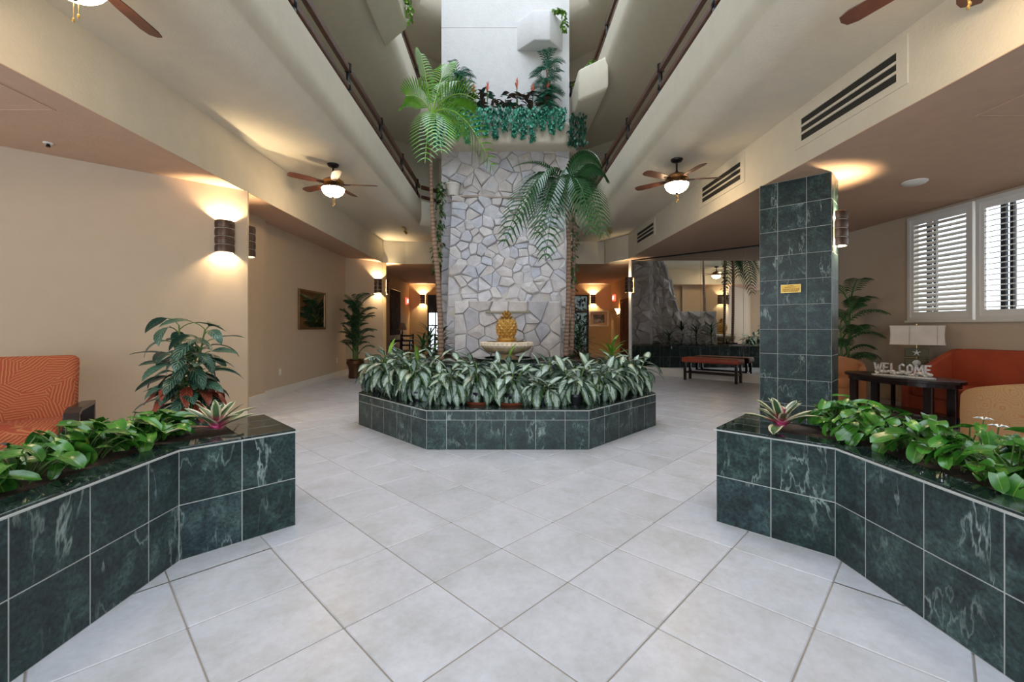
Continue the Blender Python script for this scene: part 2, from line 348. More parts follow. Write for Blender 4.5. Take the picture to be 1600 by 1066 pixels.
for i in range(-45, 46):
    for j in range(-45, 46):
        a, b = (i + 0.5) * TP, (j + 0.5) * TP
        x = -0.015 + (a - b) * math.sqrt(0.5); y = 1.836 + (a + b) * math.sqrt(0.5)
        if not in_poly(x, y, FLOOR_POLY) : continue
        c4 = [(x + dx * TP * .68, y + dy * TP * .68) for dx, dy in ((1, 0), (-1, 0), (0, 1), (0, -1))]
        if any(all(in_poly(px, py, P) for px, py in c4) for P in (PL_LEFT, PL_RIGHT, OCT, TIER)): continue
        if y < 0.35 and abs(x) > 3: pass
        vis = y > 0.4 and abs(x / max(y, 0.1)) < 1.35 and y + 0.4 > 1.2 and not in_poly(x, y, PL_LEFT) and not in_poly(x, y, PL_RIGHT) and not in_poly(x, y, OCT) and not in_poly(x, y, TIER)
        if vis and y < 4.4 and (x < -1.8 or x > 1.86) and y < 3.3: vis = False
        cand.append(((0 if vis else 1), y, x))
cand.sort()
far = MB()
for k, (nv, y, x) in enumerate(cand):
    M = T(x, y, 0) @ RZ(R(45))
    if k < 285 and not nv: link('tile', tm, flo, M)
    else:
        h = (TP - 0.006) / 2; far.add([M @ Vector(p) for p in ((-h, -h, 0), (h, -h, 0), (h, h, 0), (-h, h, 0))], [(0, 1, 2, 3)])
fo = far.obj('tile_field', MT['tile'], flo); tag(fo, kind='stuff')

# ------------------------------------------------------------------ walls (thin prisms along plan lines)
def wall(name, pts, z0, z1, mat, th=0.12, side=1, parent=None):
    mb = MB()
    for (a, b) in zip(pts[:-1], pts[1:]):
        a, b = Vector(a), Vector(b); d = (b - a).normalized(); n = Vector((-d.y, d.x)) * th * side
        mb.prism([a, b, b + n, a + n], z0, z1)
    o = mb.obj(name, mat, parent)
    if parent is None: tag(o, kind='structure')
    return o
# left: canted partition, alcove wall, far canted wall
P1 = (-3.44, 5.84)
tag(MB().prism([(-6.7, 2.88), P1, (-3.46, 5.90), (-4.07, 6.52), (-4.07, 7.42), (-4.4, 7.42), (-7.0, 5.0), (-7.0, 2.88)], 0, ZL).obj('wall_left', MT['wall']), kind='structure')
wall('wall_left', [(-4.17, 7.42), (-4.17, 11.45)], 0, ZL, MT['wall'], 0.2)
wall('wall_left', [(-4.25, 11.38), (-3.45, 12.35)], 0, ZL, MT['wall'], 0.12)
wall('wall_left', [(-3.37, 12.43), (-4.07, 13.2), (-4.07, 18.75)], 0, ZL, MT['lobby_wall'], 0.12)
mb = MB(); mb.box(-6.82, -6.7, -3.2, 2.95, 0, 0.9); mb.box(-6.82, -6.7, -3.2, -2.6, 0.9, ZL); mb.box(-6.82, -6.7, 2.2, 2.95, 0.9, ZL); mb.box(-6.82, -6.7, -2.6, 2.2, 2.9, ZL)
tag(mb.obj('wall_left', MT['wall']), kind='structure')
lw = tag(link('window_8', None), kind='structure'); f = MB()  # added windows, out of view, that brighten the left wall
for y in (-2.6, -1.0, 0.6, 2.14): f.box(-6.8, -6.72, y, y + 0.06, 0.9, 2.9)
f.obj('window_frame', MT['white_trim'], lw); MB().add([(-6.76, -2.6, 0.9), (-6.76, 2.2, 0.9), (-6.76, 2.2, 2.9), (-6.76, -2.6, 2.9)], [(0, 1, 2, 3)]).obj('pane', MT['entry_glass'], lw)
# baseboards
def base(pts, nm='baseboard_left', side=-1):
    mb = MB()
    for a, b in zip(pts[:-1], pts[1:]):
        a, b = Vector(a), Vector(b); d = (b - a).normalized(); n = Vector((-d.y, d.x)) * 0.015 * side
        mb.prism([a, b, b + n, a + n], 0, 0.14)
    return tag(mb.obj(nm, MT['white_trim']), kind='structure')
base([(-4.07, 6.65), (-4.07, 7.42)]); base([(-4.17, 7.42), (-4.17, 11.47)]); base([(-4.2, 11.44), (-3.45, 12.35)])
base([(-6.7, 2.88), P1])
# right: window wall (with openings), mirror wall, lobby
WIN = [(6.16, 7.16), (5.12, 6.12), (4.08, 5.08), (3.04, 4.04), (2.0, 3.0), (0.96, 1.96), (-0.08, 0.92)]
mb = MB(); mb.box(WX, WX + 0.16, -3.2, 8.75, 0, 1.36); mb.box(WX, WX + 0.16, 7.16, 8.75, 1.36, ZL); mb.box(WX, WX + 0.16, -3.2, -0.08, 1.36, ZL); mb.box(WX, WX + 0.16, -0.08, 7.16, 3.04, ZL)
tag(mb.obj('wall_right', MT['wall']), kind='structure')
wall('wall_right', [(4.58, 13.2), (4.58, 18.75)], 0, ZL, MT['lobby_wall'], 0.12, -1)
wall('wall_right', [(3.50, 12.02), (4.58, 13.2)], 0, ZL, MT['lobby_wall'], 0.1, -1)
# back wall of the lobby with two glazed doors
mb = MB()
for x0, x1 in ((-4.2, -3.30), (-2.62, 2.94), (3.62, 4.7)): mb.box(x0, x1, 18.7, 18.85, 0, ZL)
for x0, x1 in ((-3.30, -2.62), (2.94, 3.62)): mb.box(x0, x1, 18.7, 18.85, 2.62, ZL)
tag(mb.obj('wall_back', MT['lobby_wall']), kind='structure')
for k, (x0, x1) in enumerate(((-3.30, -2.62), (2.94, 3.62))):
    d = tag(link('door_%d' % (k + 1), None), kind='structure')
    f = MB(); t = 0.06
    f.box(x0, x0 + t, 18.72, 18.8, 0, 2.62); f.box(x1 - t, x1, 18.72, 18.8, 0, 2.62); f.box(x0, x1, 18.72, 18.8, 2.56, 2.62); f.box(x0, x1, 18.72, 18.8, 0, 0.2); f.box(x0, x1, 18.72, 18.8, 1.85, 1.95)
    f.obj('door_frame', MT['black'], d)
    gm = MT['tint'] if k == 0 else MT['dark_glass']
    if k == 0: MB().box(x0 + t, x1 - t, 18.74, 18.77, 1.95, 2.56).obj('transom_panel', MT['black'], d); f2 = MB(); f2.box(x0 + .32, x0 + .36, 18.73, 18.79, 0.2, 1.85); f2.box(x0 + t, x1 - t, 18.73, 18.79, 1.28, 1.33); f2.obj('glazing_bar', MT['black'], d)
    else: MB().add([(x0 + t, 18.757, 1.95), (x1 - t, 18.757, 1.95), (x1 - t, 18.757, 2.56), (x0 + t, 18.757, 2.56)], [(0, 1, 2, 3)]).obj('pane', gm, d)
    MB().add([(x0 + t, 18.757, 0.2), (x1 - t, 18.757, 0.2), (x1 - t, 18.757, 1.85), (x0 + t, 18.757, 1.85)], [(0, 1, 2, 3)]).obj('pane', gm, d)
# entrance wall behind the viewer
mb = MB(); mb.box(-7, -3.2, -3.3, -3.2, 0, ZL); mb.box(3.2, 7, -3.3, -3.2, 0, ZL); mb.box(-7, 7, -3.3, -3.2, 2.8, 13)
tag(mb.obj('wall_front', MT['plaster']), kind='structure')
f = MB()
for x in (-3.2, -1.6, -0.05, 1.5, 3.1): f.box(x, x + 0.1, -3.3, -3.2, 0, 2.8)
f.box(-3.2, 3.2, -3.3, -3.2, 2.2, 2.3)
d3 = tag(f.obj('door_3', MT['dark_metal']), kind='structure')
MB().add([(-3.2, -3.25, 0), (3.2, -3.25, 0), (3.2, -3.25, 2.8), (-3.2, -3.25, 2.8)], [(0, 1, 2, 3)]).obj('pane', MT['entry_glass'], d3)
# skylight over the atrium
sk = tag(link('window_skylight', None), kind='structure')
f = MB()
for k in range(9): f.box(-3.8, 3.8, -3.3 + k * 2.1, -3.2 + k * 2.1, 12.5, 12.62)
for x in (-3.8, -1.3, 1.2, 3.7): f.box(x, x + 0.1, -3.3, 13.7, 12.5, 12.62)
f.obj('glazing_bar', MT['white_trim'], sk); MB().add([(-3.8, -3.3, 12.6), (3.8, -3.3, 12.6), (3.8, 13.8, 12.6), (-3.8, 13.8, 12.6)], [(0, 1, 2, 3)]).obj('pane', MT['skyglass'], sk)  # unseen glazing added to dim the daylight down the shaft

# mirror wall: backing, plinth, panels
d45 = Vector((1, -1)).normalized(); n45 = Vector((-1, -1)).normalized()
def mpt(x): return Vector((x, MS - x))
wall('wall_mirror', [mpt(3.40) - n45 * 0.02, mpt(6.68) - n45 * 0.02], 0, ZL, MT['wall'], 0.1, 1)
mw = bpy.data.objects['wall_mirror']
a, b = mpt(3.42), mpt(6.65)
MB().prism([a, b, b + n45 * 0.03, a + n45 * 0.03], 0, 0.20).obj('plinth', MT['white_trim'], mw)
MB().prism([a - n45 * .01, a + d45 * 0.07 - n45 * .01, a + d45 * 0.07 + n45 * 0.03, a + n45 * 0.03], 0.2, ZL).obj('end_trim', MT['white_trim'], mw)
seams = [3.47, 4.10, 4.77, 5.44, 6.11, 6.64]
for x0, x1 in zip(seams[:-1], seams[1:]):
    p, q = mpt(x0) + d45 * 0.004, mpt(x1) - d45 * 0.004
    MB().prism([p - n45 * .015, q - n45 * .015, q, p], 0.2, ZL - 0.01).obj('mirror_panel', MT['mirror'], mw)
MB().prism([a, b, b + n45 * 0.012, a + n45 * 0.012], ZL - 0.03, ZL).obj('top_channel', MT['dark_metal'], mw)

# ------------------------------------------------------------------ low ceilings and beams
def ceil_poly(poly, z, th, mat, nm='ceiling'):
    return tag(MB().prism(poly, z, z + th).obj(nm, mat), kind='structure')
ceil_poly([(-7, -3.3), (XL - 0.001, -3.3), (XL - 0.001, 12.66), (-4.6, 12.65), (-7, 4.4)], ZL, 0.1, MT['low_ceiling'])
ceil_poly([(XR + 0.001, -3.3), (7, -3.3), (7, 8.7), (3.5, 12.2), (XR + 0.001, 12.2)], ZL, 0.1, MT['low_ceiling'])
ceil_poly([(-4.6, 12.661), (5.0, 12.661), (5.0, 19), (-4.6, 19)], ZL, 0.1, MT['low_ceiling'])
mb = MB(); ZB = ZL + 0.006; mb.box(XL - 0.3, XL, -3.2, 12.45, ZB, ZU + 0.25)
mb.prism([(XL - 0.3, 12.45), (XL, 12.45), (-2.87, 12.66), (-2.87, 12.95), (XL - 0.3, 12.95)], ZB, ZU + 0.25)
mb.box(-2.87, 2.9, 12.66, 12.95, ZB, ZU + 0.25)
mb.prism([(XR, 11.7), (2.9, 12.5), (2.9, 12.95), (XR + 0.4, 12.95), (XR + 0.3, 11.7)], ZB, ZU + 0.25)
tag(mb.obj('trim_1', MT['plaster']), kind='structure')
mb = MB(); mb.box(XR, XR + 0.3, -3.2, 11.7, ZB, ZU + 0.25); tag(mb.obj('trim_2', MT['plaster']), kind='structure')

# ------------------------------------------------------------------ balconies: swept parapet section round the atrium
PATH = [(-AX, -3.2), (-AX, 11.4), (-1.42, 12.15), (1.42, 12.15), (AX, 11.4), (AX, -3.2)]
def sweep(path, prof, closed=True):
    P = [Vector(p) for p in path]; n = len(P); m = len(prof); mb = MB(); vs = []
    for i, p in enumerate(P):
        d0 = (P[i] - P[i - 1]).normalized() if i else None; d1 = (P[i + 1] - P[i]).normalized() if i < n - 1 else None
        nn = [Vector((-d.y, d.x)) for d in (d0, d1) if d is not None]     # left of travel = outside
        q = sum(nn, Vector((0, 0))).normalized(); q = q / q.dot(nn[0])
        for d, z in prof: vs.append((p.x + q.x * d, p.y + q.y * d, z))
    fs = []
    for i in range(n - 1):
        for k in range(m if closed else m - 1):
            k2 = (k + 1) % m; fs.append((i * m + k, i * m + k2, (i + 1) * m + k2, (i + 1) * m + k))
    if closed: fs += [tuple(range(m)), tuple(range((n - 1) * m, n * m))]
    return mb.add(vs, fs)
def parapet_profile(zb):
    r = 0.42; pr = [(r + r * 0 if False else 0 + r - r * math.sin(R(a)), zb + r - r * math.cos(R(a))) for a in range(0, 91, 9)]
    zt = zb + 0.84
    return pr + [(0, zt - 0.03), (0.03, zt), (0.13, zt), (0.13, zb + 0.28), (1.62, zb + 0.28), (1.62, zb)]
RAILLAB = {0: 'first', 1: 'second', 2: 'third'}
for lv in range(3):
    zb = ZU + 2.9 * lv
    o = sweep(PATH, parapet_profile(zb)).obj('balcony_parapet', MT['plaster'], smooth='auto')
    tag(o, ['cream plaster balcony just above the ceiling fans', 'cream plaster balcony with jutting planter boxes, one floor above the fans', 'cream plaster topmost balcony, two floors above the fans'][lv], 'balcony', kind='structure')
tag(sweep(PATH, [(1.5, ZU + 0.1), (1.62, ZU + 0.1), (1.62, 12.5), (1.5, 12.5)]).obj('wall_shaft', MT['plaster']), kind='structure')
def railing(lv, pts, label):
    zt = ZU + 2.9 * lv + 0.84; root = thing('balcony_railing', label, 'railing')
    P = [Vector(p) for p in pts]
    for dz, w_, h_ in ((0.07, 0.05, 0.085), (0.32, 0.06, 0.10)):
        mb = MB()
        for a, b in zip(P[:-1], P[1:]):
            d = (b - a).normalized(); n = Vector((-d.y, d.x)) * w_ / 2
            mb.prism([a - n, b - n, b + n, a + n], zt + dz, zt + dz + h_)
        mb.obj('rail', MT['rail_wood'], root, bevel=0.012)
    for a, b in zip(P[:-1], P[1:]):
        L = (b - a).length; d = (b - a).normalized(); y = 0.3
        ys = [s for s in [k * 1.62 + (4.4 + 3.2) % 1.62 for k in range(12)] if s < L] if L > 3 else [L * 0.5]
        if b.y < a.y: ys = [L - s for s in ys]
        for s in ys:
            c = a + d * s; m = MB()
            m.lathe([(0.001, zt - 0.01), (0.032, zt - 0.01), (0.032, zt + 0.055), (0.028, zt + 0.06), (0.028, zt + 0.33), (0.05, zt + 0.335), (0.05, zt + 0.44), (0.001, zt + 0.44)], 10, T(c.x, c.y, 0))
            m.lathe([(0.034, zt + 0.06), (0.042, zt + 0.075), (0.042, zt + 0.14), (0.034, zt + 0.16)], 10, T(c.x, c.y, 0))
            m.obj('post', MT['dark_metal'], root, smooth='auto')
off = 0.06
railing(0, [(-AX - off, -3), (-AX - off, 11.43)], 'dark wooden two-bar railing above the fan beside the framed wall mirror')
railing(0, [(AX + off, 11.43), (AX + off, -3)], 'dark wooden two-bar railing above the beam with slotted vents')
railing(0, [(-AX - off + 0.04, 11.50), (-1.45, 12.21), (1.45, 12.21), (AX + off - 0.04, 11.50)], 'dark wooden railing behind the stone tower, one floor up')
railing(1, [(-AX - off, -3), (-AX - off, 11.43)], 'dark wooden railing on second balcony behind the bright green palm crown')
railing(1, [(AX + off, 11.43), (AX + off, -3)], 'dark wooden railing ending at the jutting planter with trailing vine')
railing(1, [(-AX - off + 0.04, 11.50), (-1.45, 12.21), (1.45, 12.21), (AX + off - 0.04, 11.50)], 'dark wooden railing behind the white tower, beside the red flowers')
railing(2, [(-AX - off, 11.43), (-1.45, 12.21), (1.45, 12.21), (AX + off, 11.43)], 'dark wooden railing behind the top of the white tower')
# jutting planter boxes on the second balcony
def jut(pts, z0, z1, label):
    mb = MB().prism(pts, z0, z1); o = mb.obj('planter_box', MT['plaster'], bevel=0.07, seg=4, smooth='auto'); return tag(o, label, 'planter')
jut([(AX + 0.06, 9.30), (1.67, 9.85), (1.67, 11.0), (AX + 0.06, 11.5)], ZU + 2.62, ZU + 3.36, 'cream plaster planter box jutting from balcony, streaked under bright leaves')
jut([(-AX - 0.06, 5.7), (-1.69, 6.2), (-1.69, 7.6), (-AX - 0.06, 8.12)], ZU + 2.70, ZU + 3.44, 'cream plaster planter box jutting from balcony beside trailing yellow-green vine')

# ------------------------------------------------------------------ tiled planters and pillar
TM = {}
def wall_tile(wd, ht, mat):
    k = (round(wd, 3), round(ht, 3), mat.name)
    if k not in TM: TM[k] = MB().box(-wd / 2 + .0024, wd / 2 - .0024, 0, 0.012, -ht / 2 + .0024, ht / 2 - .0024).mesh('tile', mat, bevel=0.0015, seg=1)
    return TM[k]
def tile_face(parent, p0, p1, cen, cols, rows, mat=None):
    """tiles along the plan line p0 -> p1; cols = column breaks from p0, rows = z breaks; outward = away from cen"""
    mat = mat or MT['marble']; p0, p1 = Vector(p0), Vector(p1); d = (p1 - p0).normalized(); n = Vector((-d.y, d.x))
    if n.dot((p0 + p1) / 2 - Vector(cen)) < 0: n = -n
    ang = math.atan2(n.y, n.x) - math.pi / 2
    for a, b in zip(cols[:-1], cols[1:]):
        for z0, z1 in zip(rows[:-1], rows[1:]):
            c = p0 + d * (a + b) / 2 - n * 0.0105
            link('tile', wall_tile(b - a, z1 - z0, mat), parent, T(c.x, c.y, (z0 + z1) / 2) @ RZ(ang))
def breaks(L, first, step=0.305, minlast=0.06):
    r = [0.0]
    if first > 0: r.append(first)
    while r[-1] + step < L - minlast: r.append(r[-1] + step)
    r.append(L); return r
def plen(a, b): return (Vector(a) - Vector(b)).length
def inset(poly, d):
    P = [Vector(p) for p in poly]; A = sum(P[i].x * P[(i + 1) % len(P)].y - P[(i + 1) % len(P)].x * P[i].y for i in range(len(P))); s = 1 if A > 0 else -1; out = []
    for i in range(len(P)):
        e0 = (P[i] - P[i - 1]).normalized(); e1 = (P[(i + 1) % len(P)] - P[i]).normalized()
        n0 = Vector((-e0.y, e0.x)) * s; n1 = Vector((-e1.y, e1.x)) * s; q = (n0 + n1).normalized(); out.append(P[i] + q * (d / q.dot(n0)))
    return out
def cap_tiles(parent, poly, w_, z, th, edges, step=0.305):
    """polished cap pieces along the listed edges of a plan polygon"""
    P = [Vector(p) for p in poly]; Q = inset(poly, w_)
    for i in edges:
        j = (i + 1) % len(P); L = (P[j] - P[i]).length; n = max(1, round(L / step))
        for k in range(n):
            g = 0.0015 / L; t0, t1 = k / n + g, (k + 1) / n - g
            pts = [P[i].lerp(P[j], t0), P[i].lerp(P[j], t1), Q[i].lerp(Q[j], t1), Q[i].lerp(Q[j], t0)]
            MB().prism(pts, z, z + th).obj('cap_tile', MT['marble_cap'], parent, bevel=0.0015, seg=1)
def edge_strip(parent, poly, z, edges):
    P = [Vector(p) for p in inset(poly, -0.012)]; Q = inset(poly, 0.004); mb = MB()
    for i in edges:
        j = (i + 1) % len(P); mb.prism([P[i], P[j], Q[j], Q[i]], z, z + 0.007)
    mb.obj('edge_strip', MT['grout'], parent)
def front_planter(poly, label):
    root = thing('planter', label, 'planter'); P = poly
    body = MB(); n = len(P); Qi = inset(P, 0.09)
    for i in range(n):
        j = (i + 1) % n; body.prism([P[i], P[j], Qi[j], Qi[i]], 0, 0.594)
    body.obj('body', MT['grout'], root)
    cen = (P[1][0] * 1.1, 1.6)
    L = plen(P[0], P[1]); br = breaks(L, 0.2); cols = [L - c for c in br][::-1]
    tile_face(root, P[0], P[1], cen, cols, [0, 0.30, 0.596])
    cen2 = ((P[1][0] + P[4][0]) / 2, (P[1][1] + P[4][1]) / 2 + 0.1)
    tile_face(root, P[1], P[2], cen2, [0, plen(P[1], P[2]) / 2, plen(P[1], P[2])], [0, 0.30, 0.596])
    tile_face(root, P[2], P[3], cen2, [0, plen(P[2], P[3]) / 2, plen(P[2], P[3])], [0, 0.30, 0.596])
    tile_face(root, P[3], P[4], cen2, [0, plen(P[3], P[4]) / 3, plen(P[3], P[4]) * 2 / 3, plen(P[3], P[4])], [0, 0.30, 0.596])
    edge_strip(root, P, 0.594, [0, 1, 2, 3, 4])
    # cap: front strip, whole tip in three slabs, back strip
    A, B, C, D, E, F = [Vector(p) for p in P]
    cap_tiles(root, P, 0.15, 0.601, 0.012, [0, 4])
    u = (C - B).normalized(); v = (D - C).normalized(); wd = (D - C).length; s = (C - B).length
    zc = (0.601, 0.613)
    for a0, a1 in ((0.0, 0.33), (0.333, 0.66), (0.663, 1.0)):
        MB().prism([C + v * wd * a0, C + v * wd * a1, C + v * wd * a1 - u * 0.30, C + v * wd * a0 - u * 0.30], *zc).obj('cap_tile', MT['marble_cap'], root, bevel=0.0015, seg=1)
    Q = inset(P, 0.15)
    MB().prism([B, C - u * 0.303, C - u * 0.303 + v * 0.15, Q[1]], *zc).obj('cap_tile', MT['marble_cap'], root, bevel=0.0015, seg=1)
    MB().prism([E, D - u * 0.303, D - u * 0.303 - v * 0.15, Q[4]], *zc).obj('cap_tile', MT['marble_cap'], root, bevel=0.0015, seg=1)
    so = MB().prism([Q[0], Q[1], C - u * 0.30 + v * 0.15, D - u * 0.30 - v * 0.15, Q[4], Q[5]], 0.5, 0.606).obj('soil', MT['soil'], root)
    return root
front_planter(PL_LEFT, 'low dark green marble planter of leafy vines beside the orange chair')
front_planter(PL_RIGHT, 'low dark green marble planter of leafy vines beside the tiled pillar')

# central planter: low front tier and raised back tier
cp = thing('fountain_planter', 'wide octagonal green marble planter with potted plants round the fountain', 'planter')
MB().prism(OCT, 0, 0.398).obj('body', MT['grout'], cp)
MB().prism(TIER, 0, 0.655).obj('back_tier', MT['grout'], cp)
rows = [0, 0.305, 0.40]; cc = (0.03, 6.2)
L = plen(OCT[0], OCT[1]); c0 = [0, 0.205]; 
while c0[-1] + 0.305 < L - 0.06: c0.append(c0[-1] + 0.305)
c0.append(L); tile_face(cp, OCT[0], OCT[1], cc, c0, rows)
for a, b in ((1, 2), (0, 5)):
    tile_face(cp, OCT[a], OCT[b], cc, breaks(plen(OCT[a], OCT[b]), 0.3), rows)
for a, b in ((2, 3), (5, 4)): tile_face(cp, OCT[a], OCT[b], cc, breaks(plen(OCT[a], OCT[b]), 0), rows)
for a, b in ((1, 2), (0, 3)): tile_face(cp, TIER[a], TIER[b], cc, breaks(plen(TIER[a], TIER[b]), 0), [0, 0.33, 0.655])
tile_face(cp, TIER[0], TIER[1], (0, 9), breaks(3.82, 0.2), [0.40, 0.655])
edge_strip(cp, OCT, 0.399, [0, 1, 2, 4, 5])
Q = inset(OCT, 0.3)
cap_tiles(cp, OCT, 0.3, 0.403, 0.012, [0, 1, 2, 4, 5])
MB().prism(Q, 0.39, 0.412).obj('cap_slab', MT['marble_cap'], cp)
cap_tiles(cp, TIER, 0.25, 0.657, 0.015, [0, 1, 3])
MB().prism(inset(TIER, 0.25), 0.6, 0.662).obj('soil', MT['soil'], cp)
# pool basin rim set into the raised tier
MB().lathe([(0.42, 0.674), (0.42, 0.71), (0.58, 0.71), (0.58, 0.674)], 28, T(0.06, 7.82, 0)).obj('pool_rim', MT['marble_cap'], cp, smooth='auto')
MB().lathe([(0.001, 0.676), (0.43, 0.676)], 28, T(0.06, 7.82, 0)).obj('water', plain('dark_water', (0.01, 0.02, 0.03), 0.05), cp)

# tiled pillar
PF0, PF1 = Vector((3.30, 5.63)), Vector((3.83, 5.10)); pd = (PF1 - PF0).normalized(); pn = Vector((0.7071, 0.7071)); PT = 0.46
pil = thing('pillar', 'square pillar clad in dark green marble tiles with small gold plaque', 'pillar')
PP = [PF0, PF1, PF1 + pn * PT, PF0 + pn * PT]
MB().prism(PP, 0, ZL).obj('core', MT['grout'], pil)
pc = sum(PP, Vector((0, 0))) / 4; wp = (PF1 - PF0).length
zr = [0.0] + [0.308 * k for k in range(1, 10)] + [ZL]
tile_face(pil, PF0, PF1, pc, [0, 0.20, 0.505, wp], zr)
tile_face(pil, PF1, PF1 + pn * PT, pc, [0, 0.23, PT], zr); tile_face(pil, PF0, PF0 + pn * PT, pc, [0, 0.23, PT], zr)
tile_face(pil, PF0 + pn * PT, PF1 + pn * PT, pc, [0, 0.20, 0.505, wp], zr)
c = PF0 + pd * 0.345 - pn * 0.014
pq = tag(link('plaque', None, None, T(c.x, c.y, 1.735) @ RZ(R(-45))), 'small engraved gold plaque on the tiled pillar', 'plaque')
MB().box(-0.105, 0.105, -0.006, 0, -0.05, 0.05).obj('plate', plain('plaque_gold', (0.62, 0.38, 0.08), 0.35, 0.6), pq, bevel=0.002, seg=1)
rim = MB()
for x0, x1, z0, z1 in ((-0.105, 0.105, 0.045, 0.05), (-0.105, 0.105, -0.05, -0.045), (-0.105, -0.1, -0.05, 0.05), (0.1, 0.105, -0.05, 0.05)): rim.box(x0, x1, -0.009, -0.006, z0, z1)
rim.obj('rim', plain('plaque_rim', (0.75, 0.55, 0.2), 0.3, 0.7), pq)
txt = MB()
for k, (z, wd) in enumerate(((0.033, 0.03), (0.016, 0.06), (-0.006, 0.085), (-0.02, 0.085), (-0.034, 0.075))):
    x = -wd
    while x < wd:
        l = random.uniform(0.006, 0.02); txt.box(x, min(x + l, wd), -0.0075, -0.006, z - 0.004, z + 0.004); x += l + 0.006
tag(txt.obj('engraving', plain('engraved', (0.20, 0.09, 0.02), 0.6), pq), kind='stuff')

# ------------------------------------------------------------------ stone tower
tower = thing('stone_tower', 'tall tower of pale irregular fieldstone and white plaster behind the fountain', 'tower')
def clip(poly, mx, my, nx, ny):
    out = []
    for i in range(len(poly)):
        a, b = poly[i - 1], poly[i]; da = (a[0] - mx) * nx + (a[1] - my) * ny; db = (b[0] - mx) * nx + (b[1] - my) * ny
        if (da <= 0) != (db <= 0):
            t = da / (da - db); out.append((a[0] + (b[0] - a[0]) * t, a[1] + (b[1] - a[1]) * t))
        if db <= 0: out.append(b)
    return out
def stones(parent, corners, size, depth=0.05, seed=1, aspect=1.25, join=False):
    """irregular stones on the quad corners (p00, p10, p11, p01); each stone its own object"""
    rnd = random.Random(seed); p00, p10, p11, p01 = [Vector(c) for c in corners]
    W = (p10 - p00).length; H = (p01 - p00).length; nrm = (p10 - p00).cross(p01 - p00).normalized()
    pts = []; nx = max(1, round(W / (size * aspect))); ny = max(1, round(H / size * aspect * 0.9))
    for j in range(ny):
        for i in range(nx):
            if rnd.random() < 0.12: continue
            pts.append(((i + 0.5 + rnd.uniform(-.48, .48) + (0.5 if j % 2 else 0)) * W / nx, (j + 0.5 + rnd.uniform(-.48, .48)) * H / ny))
    pts = [(x % W, y) for x, y in pts]; field = MB()
    for k, (x, y) in enumerate(pts):
        poly = [(0, 0), (W, 0), (W, H), (0, H)]
        for k2, (x2, y2) in enumerate(pts):
            if k2 == k or (x2 - x) ** 2 + (y2 - y) ** 2 > (4.5 * size) ** 2: continue
            poly = clip(poly, (x + x2) / 2, (y + y2) / 2, x2 - x, y2 - y)
            if len(poly) < 3: break
        if len(poly) < 3: continue
        cx_ = sum(p[0] for p in poly) / len(poly); cy_ = sum(p[1] for p in poly) / len(poly)
        rr = sum(math.hypot(p[0] - cx_, p[1] - cy_) for p in poly) / len(poly)
        if rr < 0.03: continue
        # densify so the outline can wobble
        dp = []
        for i in range(len(poly)):
            a, b = poly[i], poly[(i + 1) % len(poly)]; dp.append(a)
            if math.hypot(a[0] - b[0], a[1] - b[1]) > size * 0.45: dp.append(((a[0] + b[0]) / 2, (a[1] + b[1]) / 2))
        dz = depth * rnd.uniform(0.55, 1.25); tx, ty = rnd.uniform(-.2, .2), rnd.uniform(-.2, .2)
        rings = []
        for sc_, z_ in ((1 - 0.004 / rr, -0.01), (1 - 0.006 / rr, dz * 0.7), (0.87, dz)):
            ring = []
            for (px, py) in dp:
                wob = 1 + (rnd.uniform(-.03, .02) if z_ > 0 else 0)
                qx, qy = cx_ + (px - cx_) * sc_ * wob, cy_ + (py - cy_) * sc_ * wob
                zz = z_ + (0 if z_ < 0 else (tx * (px - cx_) + ty * (py - cy_)) * (0.5 if z_ < dz else 0.9))
                zz = max(-0.01, zz); u, v = qx / W, qy / H
                ring.append((p00 * (1 - u) + p10 * u) * (1 - v) + (p01 * (1 - u) + p11 * u) * v + nrm * zz)
            rings.append(ring)
        m = len(dp); mb = MB(); cen = sum(rings[0], Vector()) / m
        vs = [p - cen for r_ in rings for p in r_]
        top = sum(rings[2], Vector()) / m + nrm * dz * rnd.uniform(0.0, 0.45) + Vector((rnd.uniform(-.3, .3) * rr, 0, rnd.uniform(-.3, .3) * rr)); vs.append(top - cen)
        fs = [(q * m + i, q * m + (i + 1) % m, (q + 1) * m + (i + 1) % m, (q + 1) * m + i) for q in range(2) for i in range(m)] + [(2 * m + i, 2 * m + (i + 1) % m, 3 * m) for i in range(m)]
        if join: field.add([v_ + cen for v_ in vs], fs)
        else: mb.add(vs, fs); mb.obj('stone', MT['stone'], parent, T(*cen))
    if join: tag(field.obj('stone_field', MT['stone'], parent), kind='stuff')
def quad_block(name, pts8, mat, parent):
    mb = MB().add(pts8, [(0, 1, 2, 3), (4, 5, 6, 7), (0, 1, 5, 4), (1, 2, 6, 5), (2, 3, 7, 6), (3, 0, 4, 7)]); return mb.obj(name, mat, parent)
def block(x0, x1, y0b, y0t, y1, z0, z1, name='core'):
    quad_block(name, [(x0, y0b, z0), (x1, y0b, z0), (x1, y1, z0), (x0, y1, z0), (x0, y0t, z1), (x1, y0t, z1), (x1, y1, z1), (x0, y1, z1)], MT['mortar'], tower)
A_ = (-0.965, 1.09, 8.45, 1.76); 
block(-0.965, 1.09, 8.45, 8.45, 9.9, 0.664, 1.76)                     # lower fountain wall
block(-1.28, 1.42, 9.42, 10.62, 10.9, 0.664, 4.38)                    # sloping main face
block(-1.55, 1.60, 10.72, 10.72, 11.85, 0.664, 5.75)                  # back shaft
stones(tower, [(-0.965, 8.45, 0.66), (1.09, 8.45, 0.66), (1.09, 8.45, 1.76), (-0.965, 8.45, 1.76)], 0.235, 0.06, 3)
